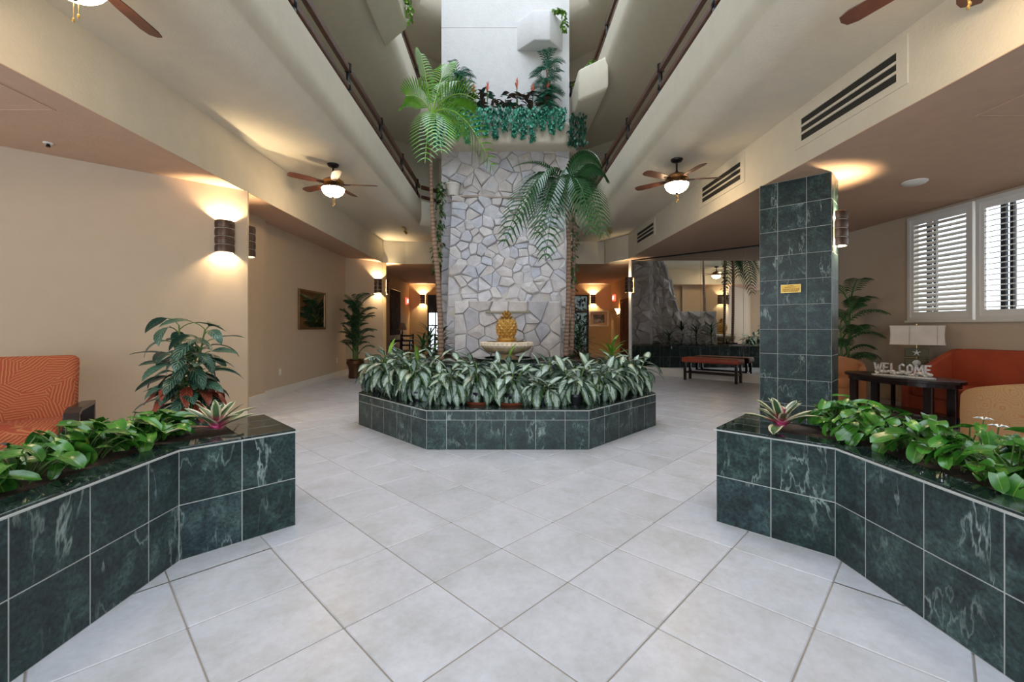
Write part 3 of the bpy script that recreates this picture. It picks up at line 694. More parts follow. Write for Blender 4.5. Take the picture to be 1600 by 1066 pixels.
stones(tower, [(-1.28, 9.80, 1.66), (1.42, 9.80, 1.66), (1.42, 10.62, 4.38), (-1.28, 10.62, 4.38)], 0.225, 0.085, 5)
stones(tower, [(-1.55, 10.72, 4.30), (1.60, 10.72, 4.30), (1.60, 10.72, 5.72), (-1.55, 10.72, 5.72)], 0.255, 0.05, 8)
stones(tower, [(-1.55, 10.72, 0.7), (-1.28, 10.72, 0.7), (-1.28, 10.72, 4.3), (-1.55, 10.72, 4.3)], 0.25, 0.05, 9, join=True)
stones(tower, [(1.42, 10.72, 0.7), (1.60, 10.72, 0.7), (1.60, 10.72, 4.3), (1.42, 10.72, 4.3)], 0.25, 0.05, 10, join=True)
stones(tower, [(-1.28, 9.45, 0.7), (-0.98, 9.45, 0.7), (-0.98, 9.80, 1.7), (-1.28, 9.80, 1.7)], 0.22, 0.05, 12, join=True)
stones(tower, [(1.11, 9.45, 0.7), (1.42, 9.45, 0.7), (1.42, 9.80, 1.7), (1.11, 9.80, 1.7)], 0.22, 0.05, 13, join=True)
# sides facing the mirror wall
stones(tower, [(1.09, 8.45, 0.66), (1.09, 9.6, 0.66), (1.09, 9.6, 1.76), (1.09, 8.45, 1.76)], 0.26, 0.05, 14, join=True)
stones(tower, [(1.42, 9.46, 0.7), (1.42, 10.72, 0.7), (1.42, 10.72, 4.38), (1.42, 10.60, 4.38)], 0.28, 0.05, 15, join=True)
stones(tower, [(1.60, 10.75, 0.7), (1.60, 11.85, 0.7), (1.60, 11.85, 3.6), (1.60, 10.75, 3.6)], 0.30, 0.05, 16, join=True)
mb = MB(); mb.box(-1.30, -0.6, 10.5, 10.75, 4.38, 4.43); mb.box(-0.55, 1.45, 10.5, 10.75, 4.36, 4.40); mb.obj('ledge', plain('ledge_stone', (0.36, 0.29, 0.24), 0.8), tower, bevel=0.01)
MB().box(-0.36, 0.5, 8.36, 8.47, 1.52, 1.56).obj('spout_ledge', plain('spout_stone', (0.30, 0.27, 0.2), 0.8), tower, bevel=0.01)
mb = MB(); mb.box(-1.55, 1.60, 10.74, 11.85, 5.70, 8.62); mb.box(-1.55, 1.60, 10.74, 11.85, 8.63, 12.2); mb.box(-1.54, 1.59, 10.75, 11.84, 8.6, 8.65)
mb.obj('plaster_shaft', MT['white_plaster'], tower)
TBOX = [(-1.82, 11.2), (-1.78, 10.7), (-1.38, 10.22), (1.42, 10.22), (1.82, 10.7), (1.86, 11.2)]
MB().prism(TBOX, 5.55, 6.12).obj('planter_box', MT['plaster'], tower, bevel=0.09, seg=4, smooth='auto')
MB().prism([(0.30, 10.76), (0.70, 10.32), (1.08, 10.32), (1.46, 10.76)], 8.05, 8.78).obj('wall_planter', MT['white_plaster'], tower, bevel=0.03, seg=3, smooth='auto')

# ------------------------------------------------------------------ fountain with pineapple
fx, fy = 0.04, 7.72
ft = thing('fountain_bowl', 'carved cream stone fountain bowl with leaf-edged rim', 'fountain', T(fx, fy, 0.68))
prof = [(0.001, 0), (0.20, 0), (0.22, 0.03), (0.14, 0.07), (0.16, 0.1), (0.34, 0.14), (0.41, 0.20), (0.44, 0.27), (0.40, 0.27), (0.3, 0.25), (0.001, 0.25)]
bm_ = MB(); nb = 48; vs = []
for r, z in prof:
    for k in range(nb):
        q = 2 * math.pi * k / nb; rr = r * (1 + (0.035 * math.cos(q * 12) if 0.1 <= z <= 0.22 and r > 0.2 else 0)); vs.append((rr * math.cos(q), rr * math.sin(q), z))
bm_.add(vs, [(i * nb + k, i * nb + (k + 1) % nb, (i + 1) * nb + (k + 1) % nb, (i + 1) * nb + k) for i in range(len(prof) - 1) for k in range(nb)])
bm_.obj('bowl', MT['sandstone'], ft, smooth='auto')
MB().lathe([(0.38, 0.225), (0.455, 0.225), (0.475, 0.26), (0.44, 0.315), (0.36, 0.32)], 40).obj('rim', MT['cream_stone'], ft, smooth='auto')
pet = MB(); pet.add([(-0.028, 0, 0.315), (0.028, 0, 0.315), (0.0, 0.052, 0.228), (-0.02, 0.03, 0.29), (0.02, 0.03, 0.29), (0, 0.045, 0.30)], [(0, 3, 5), (0, 5, 1), (1, 5, 4), (3, 2, 5), (5, 2, 4)])
pm = pet.mesh('rim_leaf', MT['cream_stone'])
for k in range(40): link('rim_leaf', pm, ft, RZ(2 * math.pi * k / 40) @ T(0, 0.43, 0.004))
pa = thing('pineapple_finial', 'golden carved pineapple standing on the fountain bowl', 'sculpture', T(fx, fy, 0.931) @ Matrix.Diagonal((0.9, 0.9, 1, 1)))
MB().lathe([(0.001, 0), (0.24, 0), (0.25, 0.03), (0.20, 0.06), (0.17, 0.075), (0.19, 0.10), (0.19, 0.125), (0.15, 0.14), (0.001, 0.14)], 32).obj('base', MT['gold'], pa, smooth='auto')
bp = []
for k in range(13):
    t = k / 12; bp.append((0.06 + 0.135 * math.sin(math.pi * (0.12 + 0.72 * t)) ** 0.8, 0.13 + 0.33 * t))
MB().lathe(bp, 28).obj('body', MT['gold'], pa, smooth=True)
sc_m = MB().add([(-0.05, 0, 0), (0, 0, -0.052), (0.05, 0, 0), (0, 0, 0.052), (0, 0.032, 0.014)], [(0, 1, 4), (1, 2, 4), (2, 3, 4), (3, 0, 4)]).mesh('scale', MT['gold'])
for row in range(7):
    t = (row + 0.3) / 7; r = 0.06 + 0.135 * math.sin(math.pi * (0.12 + 0.72 * t)) ** 0.8
    for k in range(11):
        q = 2 * math.pi * (k + 0.5 * (row % 2)) / 11; s = r / 0.19
        link('scale', sc_m, pa, RZ(q) @ T(0, r - 0.006, 0.13 + 0.33 * t) @ RX(R((t - 0.5) * 70)) @ Matrix.Diagonal((s * 1.05, 1, 1, 1)))
lf = MB().add([(-0.026, 0, 0), (0.026, 0, 0), (-0.032, 0.025, 0.05), (0.032, 0.025, 0.05), (0, 0.012, 0.055), (-0.016, 0.07, 0.085), (0.016, 0.07, 0.085), (0, 0.1, 0.075)], [(0, 1, 4), (0, 4, 2), (1, 3, 4), (2, 4, 6, 5), (4, 3, 6), (5, 6, 7)]).mesh('crown_leaf', MT['gold'])
for ring, (n, r, z, ti) in enumerate(((8, 0.075, 0.44, 8), (7, 0.055, 0.48, -10), (5, 0.03, 0.505, -28))):
    for k in range(n): link('crown_leaf', lf, pa, RZ(2 * math.pi * (k + 0.5 * ring) / n) @ T(0, r, z) @ RX(R(-ti)))

# ------------------------------------------------------------------ sconces
def sconce(x, y, z, face, label, energy=46, col=(1.0, 0.77, 0.46)):
    """half-round bronze shade open at top and bottom; face = plan angle it looks towards"""
    root = thing('wall_sconce', label, 'wall lamp', T(x, y, z) @ RZ(face - math.pi / 2))
    h = 0.42; r = 0.098; n = 14
    MB().box(-0.05, 0.05, 0, 0.012, -0.12, 0.12).obj('back_plate', MT['bronze'], root)
    mb = MB(); vs = []
    for rr in (r - 0.006, r - 0.012):
        for zz in (-h / 2 + 0.005, h / 2 - 0.005):
            vs += [(rr * 1.12 * math.cos(math.pi * k / n), 0.001 + rr * 1.12 * math.sin(math.pi * k / n), zz) for k in range(n + 1)]
    m = n + 1; fs = []
    for k in range(n): fs += [(k, k + 1, m + k + 1, m + k), (2 * m + k, 2 * m + k + 1, 3 * m + k + 1, 3 * m + k), (k, k + 1, 2 * m + k + 1, 2 * m + k), (m + k, m + k + 1, 3 * m + k + 1, 3 * m + k)]
    mb.add(vs, fs).obj('liner', plain('sconce_liner', (0.45, 0.38, 0.28), 0.5), root, smooth='auto') if 'liner_me' not in MT else link('liner', MT['liner_me'], root)
    if 'liner_me' not in MT:
        MT['liner_me'] = [c for c in root.children if c.name.startswith('liner')][0].data
        vs = []; hb = h / 4 - 0.006
        prof = [(r - 0.006, -hb / 2), (r, -hb / 2 + 0.006), (r + 0.004, 0), (r, hb / 2 - 0.006), (r - 0.006, hb / 2)]
        for rr, zz in prof: vs += [(rr * 1.12 * math.cos(math.pi * k / n), 0.001 + rr * 1.12 * math.sin(math.pi * k / n), zz) for k in range(n + 1)]
        MT['band_me'] = MB().add(vs, [(i * m + k, i * m + k + 1, (i + 1) * m + k + 1, (i + 1) * m + k) for i in range(4) for k in range(n)]).mesh('band', MT['bronze'], smooth='auto')
    for k in range(4): link('band', MT['band_me'], root, T(0, 0, -h / 2 + h / 8 + k * h / 4))
    for s in (1, -1):
        l = bpy.data.lights.new('sconce_bulb', 'POINT'); l.energy = energy * (1.0 if s > 0 else 0.55); l.color = col; l.shadow_soft_size = 0.02
        o = bpy.data.objects.new('sconce_bulb', l); COL.objects.link(o); o.parent = root; o.location = (0, 0.06, s * (h / 2 - 0.075))
    return root
def line_pt(a, b, r):          # point on the plan line a-b seen along X / Y = r
    a, b = Vector(a), Vector(b); d = b - a; s = (r * a.y - a.x) / (d.x - r * d.y); return a + d * s
p = line_pt((-6.7, 2.88), P1, (351 - CX) / FPX); dw = Vector(P1) - Vector((-6.7, 2.88)); nw = Vector((dw.y, -dw.x)).normalized()
sconce(p.x + nw.x * 0.002, p.y + nw.y * .002, 2.43, math.atan2(nw.y, nw.x), 'bronze banded wall sconce above the potted plant with red lower leaves')
sconce(-3.54, 5.982, 2.43, R(45), 'bronze banded sconce on back of the canted wall, in the passage', 14)
nw2 = Vector((0.97, -0.8)).normalized()
p = line_pt((-4.25, 11.38), (-3.45, 12.35), (590 - CX) / FPX)
sconce(p.x + nw2.x * .003, p.y + nw2.y * .003, 2.40, math.atan2(nw2.y, nw2.x), 'bronze wall sconce above the palm in brass pot')
sconce(-3.44, 12.52, 2.40, R(43), 'bronze wall sconce near the dark tapestry, round the wall corner')
sconce(-3.50, 18.69, 2.43, R(-90), 'bronze wall sconce on ochre wall beside bright glazed door')
sconce(3.80, 18.69, 2.43, R(-90), 'bronze wall sconce above the framed picture on ochre wall')
q = mpt(3.44) + n45 * 0.03
sconce(q.x - 0.01, q.y, 2.40, R(-135), 'bronze wall sconce at the edge of the mirror wall', 12)
q = PF1 + pn * 0.24 + Vector((0.7071, -0.7071)) * 0.014
sconce(q.x, q.y, 2.44, R(-45), 'bronze banded sconce on the side of the tiled pillar')

# ------------------------------------------------------------------ ceiling fans
FANM = {}
def fan(x, y, label, spin):
    root = thing('ceiling_fan', label, 'ceiling fan', T(x, y, ZU))
    if not FANM:
        FANM['canopy'] = MB().lathe([(0.001, 0), (0.085, 0), (0.085, -0.012), (0.07, -0.035), (0.03, -0.05), (0.001, -0.05)], 24).mesh('canopy', MT['dark_metal'], smooth='auto')
        FANM['downrod'] = MB().lathe([(0.013, -0.04), (0.013, -0.17), (0.03, -0.19), (0.05, -0.21), (0.001, -0.21)], 16).mesh('downrod', MT['dark_metal'], smooth='auto')
        FANM['motor'] = MB().lathe([(0.001, -0.2), (0.05, -0.2), (0.11, -0.225), (0.155, -0.26), (0.16, -0.295), (0.14, -0.315), (0.12, -0.335), (0.001, -0.335)], 32).mesh('motor_housing', MT['copper'], smooth='auto')
        FANM['ring'] = MB().lathe([(0.1, -0.33), (0.165, -0.345), (0.175, -0.36), (0.165, -0.37), (0.1, -0.365)], 32).mesh('light_ring', MT['bronze'], smooth='auto')
        FANM['bowl'] = MB().lathe([(0.166, -0.365)] + [(0.166 * math.cos(R(a)), -0.365 - 0.135 * math.sin(R(a))) for a in range(10, 90, 10)] + [(0.001, -0.50)], 32).mesh('glass_bowl', MT['bulb_glass'], smooth=True)
        FANM['finial'] = MB().lathe([(0.001, -0.515), (0.015, -0.51), (0.025, -0.497), (0.001, -0.495)], 12).mesh('finial', MT['dark_metal'])
        b = MB(); o = [(0.14, -0.03), (0.24, -0.045), (0.35, -0.062), (0.58, -0.068), (0.64, -0.05), (0.655, 0), (0.64, 0.05), (0.58, 0.068), (0.35, 0.062), (0.24, 0.045), (0.14, 0.03)]
        b.prism(o, -0.004, 0.004, T(0, 0, -0.30) @ RX(R(12))); FANM['blade'] = b.mesh('blade', MT['blade'])
        FANM['arm'] = MB().box(0.1, 0.25, -0.018, 0.018, -0.312, -0.304).mesh('blade_arm', MT['bronze'])
        FANM['chain'] = MB().tube([(0.0, 0, -0.5), (0.0, 0, -0.62)], 0.002, 5).lathe([(0.001, -0.62), (0.008, -0.625), (0.008, -0.64), (0.001, -0.648)], 8).mesh('pull_chain', MT['brass'])
        FANM['chain2'] = MB().tube([(0.02, 0.01, -0.49), (0.02, 0.01, -0.59)], 0.002, 5).lathe([(0.001, -0.59), (0.008, -0.595), (0.008, -0.61), (0.001, -0.618)], 8, T(0.02, 0.01, 0)).mesh('pull_chain', MT['brass'])
    for nm, k in (('canopy', 'canopy'), ('downrod', 'downrod'), ('motor_housing', 'motor'), ('light_ring', 'ring'), ('glass_bowl', 'bowl'), ('finial', 'finial'), ('pull_chain', 'chain'), ('pull_chain', 'chain2')): link(nm, FANM[k], root)
    for k in range(5):
        bl = link('blade', FANM['blade'], root, RZ(spin + k * math.pi * 0.4)); link('blade_arm', FANM['arm'], bl)
    return root
fan(-2.60, 6.62, 'copper ceiling fan with lit bowl near the sconce over the potted plant', R(8))
fan(2.54, 6.42, 'copper ceiling fan with lit bowl beside the middle slotted vent', R(-8))
fan(-2.57, 2.60, 'copper ceiling fan over the planter beside the orange chair', R(20))
fan(2.66, 2.50, 'copper ceiling fan over the planter beside the tiled pillar', R(-30))

# small brass track spots, vents, detectors
def track(x, y, lab, s):
    r = thing('track_spot', lab, 'spotlight', T(x, y, ZU))
    MB().box(-0.02, 0.02, -0.16, 0.16, -0.03, 0).obj('track', MT['brass'], r); MB().tube([(0, s * 0.05, -0.03), (0, s * 0.05, -0.07), (0.05, s * 0.02, -0.13)], [0.012, 0.03, 0.035], 10).obj('lamp_head', MT['brass'], r)
track(-2.50, 10.9, 'small brass track spotlight on ceiling near the leaning palm trunk', 1); track(2.62, 10.9, 'small brass track spotlight on ceiling near the farthest vent', -1)
def vent(y0, y1, label):
    r = thing('air_vent', label, 'vent', T(XR, (y0 + y1) / 2, 3.465)); L = (y1 - y0) / 2
    f = MB(); f.box(-0.012, 0.0, -L - 0.1, L + 0.1, 0.125, 0.215); f.box(-0.012, 0.0, -L - 0.1, L + 0.1, -0.19, -0.125); f.box(-0.012, 0, -L - 0.1, -L, -0.125, 0.125); f.box(-0.012, 0, L, L + 0.1, -0.125, 0.125)
    f.obj('frame', MT['plaster'], r); MB().box(-0.004, -0.001, -L, L, -0.125, 0.125).obj('backing', MT['rubber'], r)
    for z in (0.042, -0.042): MB().box(-0.014, -0.002, -L, L, z - 0.012, z + 0.012).obj('slat', MT['plaster'], r)
vent(3.69, 4.88, 'long slotted air vent in beam above the tiled pillar'); vent(6.13, 7.32, 'slotted air vent in beam beside the lit fan'); vent(9.70, 10.9, 'slotted air vent in beam near the mirror wall sconce')
sd = thing('smoke_detector', 'round white smoke detector on rose ceiling near the shuttered window', 'detector', T(5.13, 5.45, ZL))
MB().lathe([(0.001, -0.04), (0.10, -0.035), (0.13, -0.01), (0.13, 0)], 24).obj('dome', MT['white_trim'], sd, smooth='auto')
sp = thing('sprinkler_head', 'small chrome sprinkler head on rose ceiling over orange chair', 'sprinkler', T(-4.5, 4.3, ZL))
MB().lathe([(0.001, -0.012), (0.035, -0.01), (0.04, 0)], 16).obj('plate', MT['white_trim'], sp); MB().tube([(0, 0, -0.01), (0, 0, -0.04)], [0.012, 0.018], 8).obj('nozzle', MT['dark_metal'], sp)
for (x0, x1, y0, y1, lab, nm) in ((4.05, 5.6, 2.4, 3.75, 'flush access panel in rose ceiling beyond the long vent', 'access_panel'), (-6.2, -3.75, 2.1, 3.65, 'flush access panel in rose ceiling above orange chair', 'access_panel')):
    r = thing(nm, lab, 'panel'); t = 0.018; m = MB()
    m.box(x0, x1, y0, y0 + t, ZL - 0.006, ZL); m.box(x0, x1, y1 - t, y1, ZL - 0.006, ZL); m.box(x0, x0 + t, y0 + t, y1 - t, ZL - 0.006, ZL); m.box(x1 - t, x1, y0 + t, y1 - t, ZL - 0.006, ZL)
    m.obj('frame', MT['low_ceiling'], r); MB().box(x0 + t, x1 - t, y0 + t, y1 - t, ZL - 0.003, ZL).obj('panel', MT['low_ceiling'], r)
def outlet(M, lab):
    r = thing('wall_outlet', lab, 'outlet', M); MB().box(-0.04, 0.04, -0.008, 0, -0.06, 0.06).obj('plate', MT['white_trim'], r, bevel=0.003, seg=1)
    for z in (-0.025, 0.025): MB().box(-0.015, 0.015, -0.0095, -0.008, z - 0.012, z + 0.012).obj('socket', MT['paper'], r)
outlet(T(-4.17, 8.10, 0.42) @ RZ(R(90)), 'white outlet on tan wall below the framed mirror'); outlet(T(-4.17, 10.85, 0.42) @ RZ(R(90)), 'white outlet on tan wall beside the brass palm pot')

# framed mirror on the left wall
r = thing('framed_mirror', 'bronze framed rectangular wall mirror on tan passage wall', 'mirror', T(-4.17, 9.45, 1.62) @ RZ(R(90)))
hw, hh, t = 0.66, 0.42, 0.05
for nm, x0, x1, z0, z1 in (('frame_side', -hw, -hw + t, -hh, hh), ('frame_side', hw - t, hw, -hh, hh), ('frame_rail', -hw + t, hw - t, hh - t, hh), ('frame_rail', -hw + t, hw - t, -hh, -hh + t)):
    MB().box(x0, x1, -0.035, 0, z0, z1).obj(nm, plain('bronze_frame', (0.20, 0.11, 0.05), 0.4, 0.6), r, bevel=0.008)
MB().box(-hw + t, hw - t, -0.015, -0.005, -hh + t, hh - t).obj('mirror_glass', MT['mirror'], r)

# ------------------------------------------------------------------ shuttered windows
def louver_mesh(L):
    m = MB(); n = 8; vs = []
    for x in (-L / 2, L / 2): vs += [(x, 0.038 * math.cos(2 * math.pi * k / n), 0.008 * math.sin(2 * math.pi * k / n)) for k in range(n)]
    return m.add(vs, [(k, (k + 1) % n, n + (k + 1) % n, n + k) for k in range(n)] + [tuple(range(n)), tuple(range(n, 2 * n))]).mesh('louver', MT['shutter'], smooth='auto')
for k, (y0, y1) in enumerate(WIN):
    z0, z1 = 1.36, 3.04; wn = tag(link('window_%d' % (k + 1), None), kind='structure')
    fr = MB(); a = 0.05; X0, X1 = WX - 0.035, WX + 0.06
    fr.box(X0, X1, y0, y0 + a, z0, z1); fr.box(X0, X1, y1 - a, y1, z0, z1); fr.box(X0, X1, y0 + a, y1 - a, z0, z0 + a); fr.box(X0, X1, y0 + a, y1 - a, z1 - a, z1)
    fr.obj('window_frame', MT['white_trim'], wn)
    MB().box(WX - 0.06, WX - 0.02, y0 - 0.02, y1 + 0.02, z0 - 0.03, z0).obj('window_sill', MT['white_trim'], wn)
    s = MB(); b0, b1, c0_, c1_ = y0 + a, y1 - a, z0 + a, z1 - a; st = 0.05
    s.box(WX - 0.02, WX + 0.012, b0, b0 + st, c0_, c1_); s.box(WX - 0.02, WX + 0.012, b1 - st, b1, c0_, c1_); s.box(WX - 0.02, WX + 0.012, b0 + st, b1 - st, c0_, c0_ + 0.09); s.box(WX - 0.02, WX + 0.012, b0 + st, b1 - st, c1_ - 0.09, c1_)
    s.obj('shutter_frame', MT['shutter'], wn)
    ya, yb = b0 + st, b1 - st; L = yb - ya; zz0, zz1 = c0_ + 0.09, c1_ - 0.09; nl = 19
    lm = louver_mesh(L - 0.006); tilt = R(52) if k == 0 else R(10)
    for i in range(nl):
        z = zz0 + (i + 0.5) * (zz1 - zz0) / nl; link('louver', lm, wn, T(WX, (ya + yb) / 2, z) @ RZ(R(90)) @ RX(-tilt))
    MB().box(WX - 0.052, WX - 0.042, (ya + yb) / 2 - 0.006, (ya + yb) / 2 + 0.006, zz0 + 0.02, zz1 - 0.05).obj('tilt_rod', MT['shutter'], wn)
    m = MB(); ym = y1 - 0.22
    m.box(WX + 0.10, WX + 0.14, ym - 0.03, ym + 0.03, z0, z1); m.box(WX + 0.10, WX + 0.14, ym - 0.12, ym - 0.08, z0, z1)
    m.obj('mullion', MT['dark_metal'], wn)
    MB().add([(WX + .15, y0, z0), (WX + .15, y1, z0), (WX + .15, y1, z1), (WX + .15, y0, z1)], [(0, 1, 2, 3)]).obj('pane', MT['tint'], wn)
# outside: paving and a pale neighbouring wall beyond the windows
tag(MB().box(6.9, 30, -20, 30, -0.3, -0.1).obj('paving', plain('paving', (0.5, 0.49, 0.47), 0.9)), 'pale paving outside the shuttered windows', 'paving', kind='structure')

# ------------------------------------------------------------------ leaves
def leaf_me(name, L, W, bend, fold, mat, shape='lance', nseg=7, wave=0.0):
    """blade from the origin along +Y, upper side +Z, drooping by `bend` radians over its length"""
    me = bpy.data.meshes.new(name); vs = []; uv = []; a = 0.0; y = z = 0.0
    for i in range(nseg + 1):
        t = i / nseg
        if shape == 'lance': w_ = math.sin(math.pi * min(1, t * 0.98 + 0.02)) ** 0.8 * (1 - 0.25 * t)
        elif shape == 'heart': w_ = (1 - t) ** 0.55 * (0.62 + 1.0 * t) if t < 0.999 else 0.0
        elif shape == 'strap': w_ = (0.75 + 0.25 * math.sin(math.pi * t)) * (1 - max(0, (t - 0.75) / 0.25) ** 2)
        else: w_ = math.sin(math.pi * t) ** 0.6
        w_ = max(w_, 0.02) * W / 2; c, s_ = math.cos(a), math.sin(a)
        up = (0, s_, c)       # local normal after bending
        for u in (-1, -0.5, 0, 0.5, 1):
            lift = fold * abs(u) * w_ * (1 if abs(u) < 0.9 else 0.9) + wave * W * math.sin(t * 9 + u) * abs(u)
            yb = (-0.10 * L * max(0, 1 - t * 4) * abs(u) if shape == 'heart' else 0)
            vs.append((u * w_, y + yb + up[1] * lift, z + up[2] * lift)); uv.append((0.5 + u / 2, t))
        a += bend / nseg; y += math.cos(a) * L / nseg; z -= math.sin(a) * L / nseg
    fs = [(i * 5 + k, i * 5 + k + 1, (i + 1) * 5 + k + 1, (i + 1) * 5 + k) for i in range(nseg) for k in range(4)]
    me.from_pydata(vs, [], fs); ul = me.uv_layers.new(name='UVMap')
    for p in me.polygons:
        p.use_smooth = True
        for li in p.loop_indices: ul.data[li].uv = uv[me.loops[li].vertex_index]
    me.materials.append(mat); return me
def leaf_M(x, y, z, head, pitch, roll=0, s=1.0):
    return T(x, y, z) @ RZ(head) @ RX(pitch) @ RY(roll) @ Matrix.Scale(s, 4)
def merge_leaves(name, items, mat, parent, M=None, kind='stuff'):
    """many tiny leaves that cannot be told apart: one mesh; items = (leaf mesh, matrix)"""
    vs = []; fs = []; uvs = []
    for me, mt in items:
        n = len(vs); vs += [tuple(mt @ v.co) for v in me.vertices]; ul = me.uv_layers[0].data
        for p in me.polygons:
            fs.append(tuple(n + i for i in p.vertices)); uvs += [tuple(ul[li].uv) for li in p.loop_indices]
    me = bpy.data.meshes.new(name); me.from_pydata(vs, [], fs); ul = me.uv_layers.new(name='UVMap')
    for i, q in enumerate(uvs): ul.data[i].uv = q
    for p in me.polygons: p.use_smooth = True
    me.materials.append(mat); o = link(name, me, parent, M); tag(o, kind=kind); return o
rnd = random.Random(11)
GA = 2.39996
# --- silver-leaved plants round the front of the fountain planter
AG = [leaf_me('leaf', 0.27, 0.125, R(b), 0.22, MT['aglaonema'], 'lance', 7, 0.012) for b in (35, 60, 90, 115)]
AGT = leaf_me('leaf', 0.20, 0.05, R(20), 0.5, MT['lime'], 'lance')
POT = {'clay': (MB().lathe([(0.001, 0), (0.075, 0), (0.09, 0.09), (0.098, 0.09), (0.098, 0.115), (0.085, 0.115), (0.08, 0.095), (0.001, 0.095)], 20).mesh('pot', MT['plastic_pot'], smooth='auto'), MB().lathe([(0.001, 0), (0.13, 0), (0.155, 0.03), (0.145, 0.03), (0.125, 0.012), (0.001, 0.012)], 24).mesh('saucer', MT['terracotta'], smooth='auto'))}
def aglaonema(x, y, z0, h, label, group, saucer, n=34, spread=1.0, seed=0, fresh=False):
    r_ = random.Random(seed); root = thing('silver_leaf_plant', label, 'plant', T(x, y, z0), group)
    zz = 0.0
    if saucer: link('saucer', POT['clay'][1], root); zz = 0.013
    link('pot', POT['clay'][0], root, T(0, 0, zz))
    st = MB(); stems = []
    for k in range(4):
        a = k * 1.57 + r_.uniform(-.4, .4); q = 0.055 * spread; tip = (math.cos(a) * q * 2.0, math.sin(a) * q * 2.0, h * r_.uniform(0.75, 1.0))
        stems.append(bezier((math.cos(a) * 0.03, math.sin(a) * 0.03, 0.12), (math.cos(a) * q, math.sin(a) * q, h * 0.6), tip, 5)); st.tube(stems[-1], 0.009, 6)
    tag(st.obj('stem', MT['stem'], root), kind='stuff')
    for k in range(n):
        t = (k + 0.5) / n; s_ = stems[k % 4]; t = t ** 1.25; p = s_[0].lerp(s_[-1], 0.22 + 0.78 * t)
        hd = k * GA + r_.uniform(-.3, .3); pit = R(-38 + 85 * t + r_.uniform(-14, 14)); sc = r_.uniform(0.82, 1.12) * (1.0 if t < 0.85 else 0.8)
        off = 0.07 * (1 - t * 0.6) * spread; px = p.x - math.sin(hd) * off; py = p.y + math.cos(hd) * off
        me = AG[min(3, max(0, int(3.99 * (1 - abs(t - 0.35)) * r_.uniform(0.5, 1.05))))]
        if t > 0.9: me = AG[0]; pit = R(r_.uniform(35, 70))
        link('leaf', me, root, leaf_M(px, py, max(p.z, 0.17), hd, pit, r_.uniform(-.35, .35), sc))
    if fresh: link('new_leaf', AGT, root, leaf_M(0.0, 0, h * 0.97, r_.uniform(0, 6), R(72), 0, 1.15)); root.children[-1]['label'] = 'bright green new leaf' if root.children else ''
grp = 'potted silver-leaved plants round the fountain'
LG = 'potted plant with silver-streaked drooping leaves on the octagonal planter'
spots = []
for i, x in enumerate((-0.62, -0.30, 0.06, 0.44, 0.76)): spots.append((x + 0.02, 4.80 + 0.05 * (i % 2), 0.40 + 0.05 * (i % 2)))
spots[3] = (0.42, 4.78, 0.28)
for t in (0.14, 0.40, 0.66, 0.90): spots.append((-0.88 - 0.86 * t, 4.90 + 0.90 * t, 0.46 + 0.06 * (t > 0.3)))
for t in (0.16, 0.42, 0.68, 0.90): spots.append((0.95 + 0.86 * t, 4.90 + 0.90 * t, 0.40 + 0.05 * (t > 0.3)))
for x, y, h in ((-0.9, 5.4, 0.50), (-1.4, 6.0, 0.52), (-0.45, 5.3, 0.48), (0.05, 5.25, 0.46), (0.55, 5.3, 0.50), (1.0, 5.6, 0.42), (1.55, 6.1, 0.47), (-1.55, 6.6, 0.46)): spots.append((x, y, h))
sau = {1: 'terracotta', 2: 'terracotta'}
for i, (x, y, h) in enumerate(spots):
    sd_ = 'centre' if 0 <= i < 5 else 'l' if 5 <= i < 9 else 'r' if 9 <= i < 13 else 'b'
    lab = {'centre': 'silver-streaked potted plant on the broad front of the octagonal planter', 'l': 'silver-streaked potted plant on the canted planter side towards the brass palm pot', 'r': 'silver-streaked potted plant on the canted planter side towards the mirror wall', 'b': 'silver-streaked potted plant in the second row, before the fountain pool'}[sd_]
    g = {'centre': 'silver plants on the front of the planter', 'l': 'silver plants towards the brass pot', 'r': 'silver plants towards the mirror', 'b': 'silver plants of the second row'}[sd_]
    if i in (1, 2): lab, g = 'silver-leaved plant standing in a terracotta saucer on the octagonal planter', 'silver-leaved plants in terracotta saucers'
    if i == 3: lab, g = 'small low green-leaved plant in black pot at the octagonal planter edge', None
    aglaonema(x, y, 0.416, h, lab, g, i in (1, 2), 54 if i != 3 else 34, 1.0 if i != 3 else 1.2, 100 + i, i in (5, 7, 13, 16))
# --- pothos beds
PO = [leaf_me('leaf', 0.108, 0.09, R(b), f, MT['pothos'], 'heart', 6, 0.02) for b, f in ((20, 0.3), (45, 0.2), (60, 0.35))]
def pothos(cx, cy, z0, n, label, group, rx, ry, hmax, seed, view):
    r_ = random.Random(seed); root = thing('pothos_vine', label, 'plant', T(cx, cy, z0), group); st = MB()
    for k in range(n):
        a = r_.uniform(0, 6.28); q = math.sqrt(r_.random()); x = math.cos(a) * rx * q; y = math.sin(a) * ry * q
        z = 0.03 + hmax * (0.25 + 0.75 * r_.random()) * (1 - 0.55 * q * q)
        hd = view + r_.gauss(0, 1.1); s_ = r_.uniform(0.65, 1.15)
        link('leaf', PO[k % 3], root, leaf_M(x, y, z, hd, R(r_.uniform(-38, 18)), r_.uniform(-.5, .5), s_))
        b = Vector((x * 0.55 + math.sin(hd) * 0.03, y * 0.55 - math.cos(hd) * 0.03, 0.0)); st.tube(bezier(b, (b + Vector((x, y, z))) / 2 + Vector((0, 0, 0.05)), (x, y, z), 4), 0.003, 5, False)
    tag(st.obj('stem', MT['stem'], root), kind='stuff')
gl, gr = 'vines in the planter by the orange chair', 'vines in the planter by the pillar'
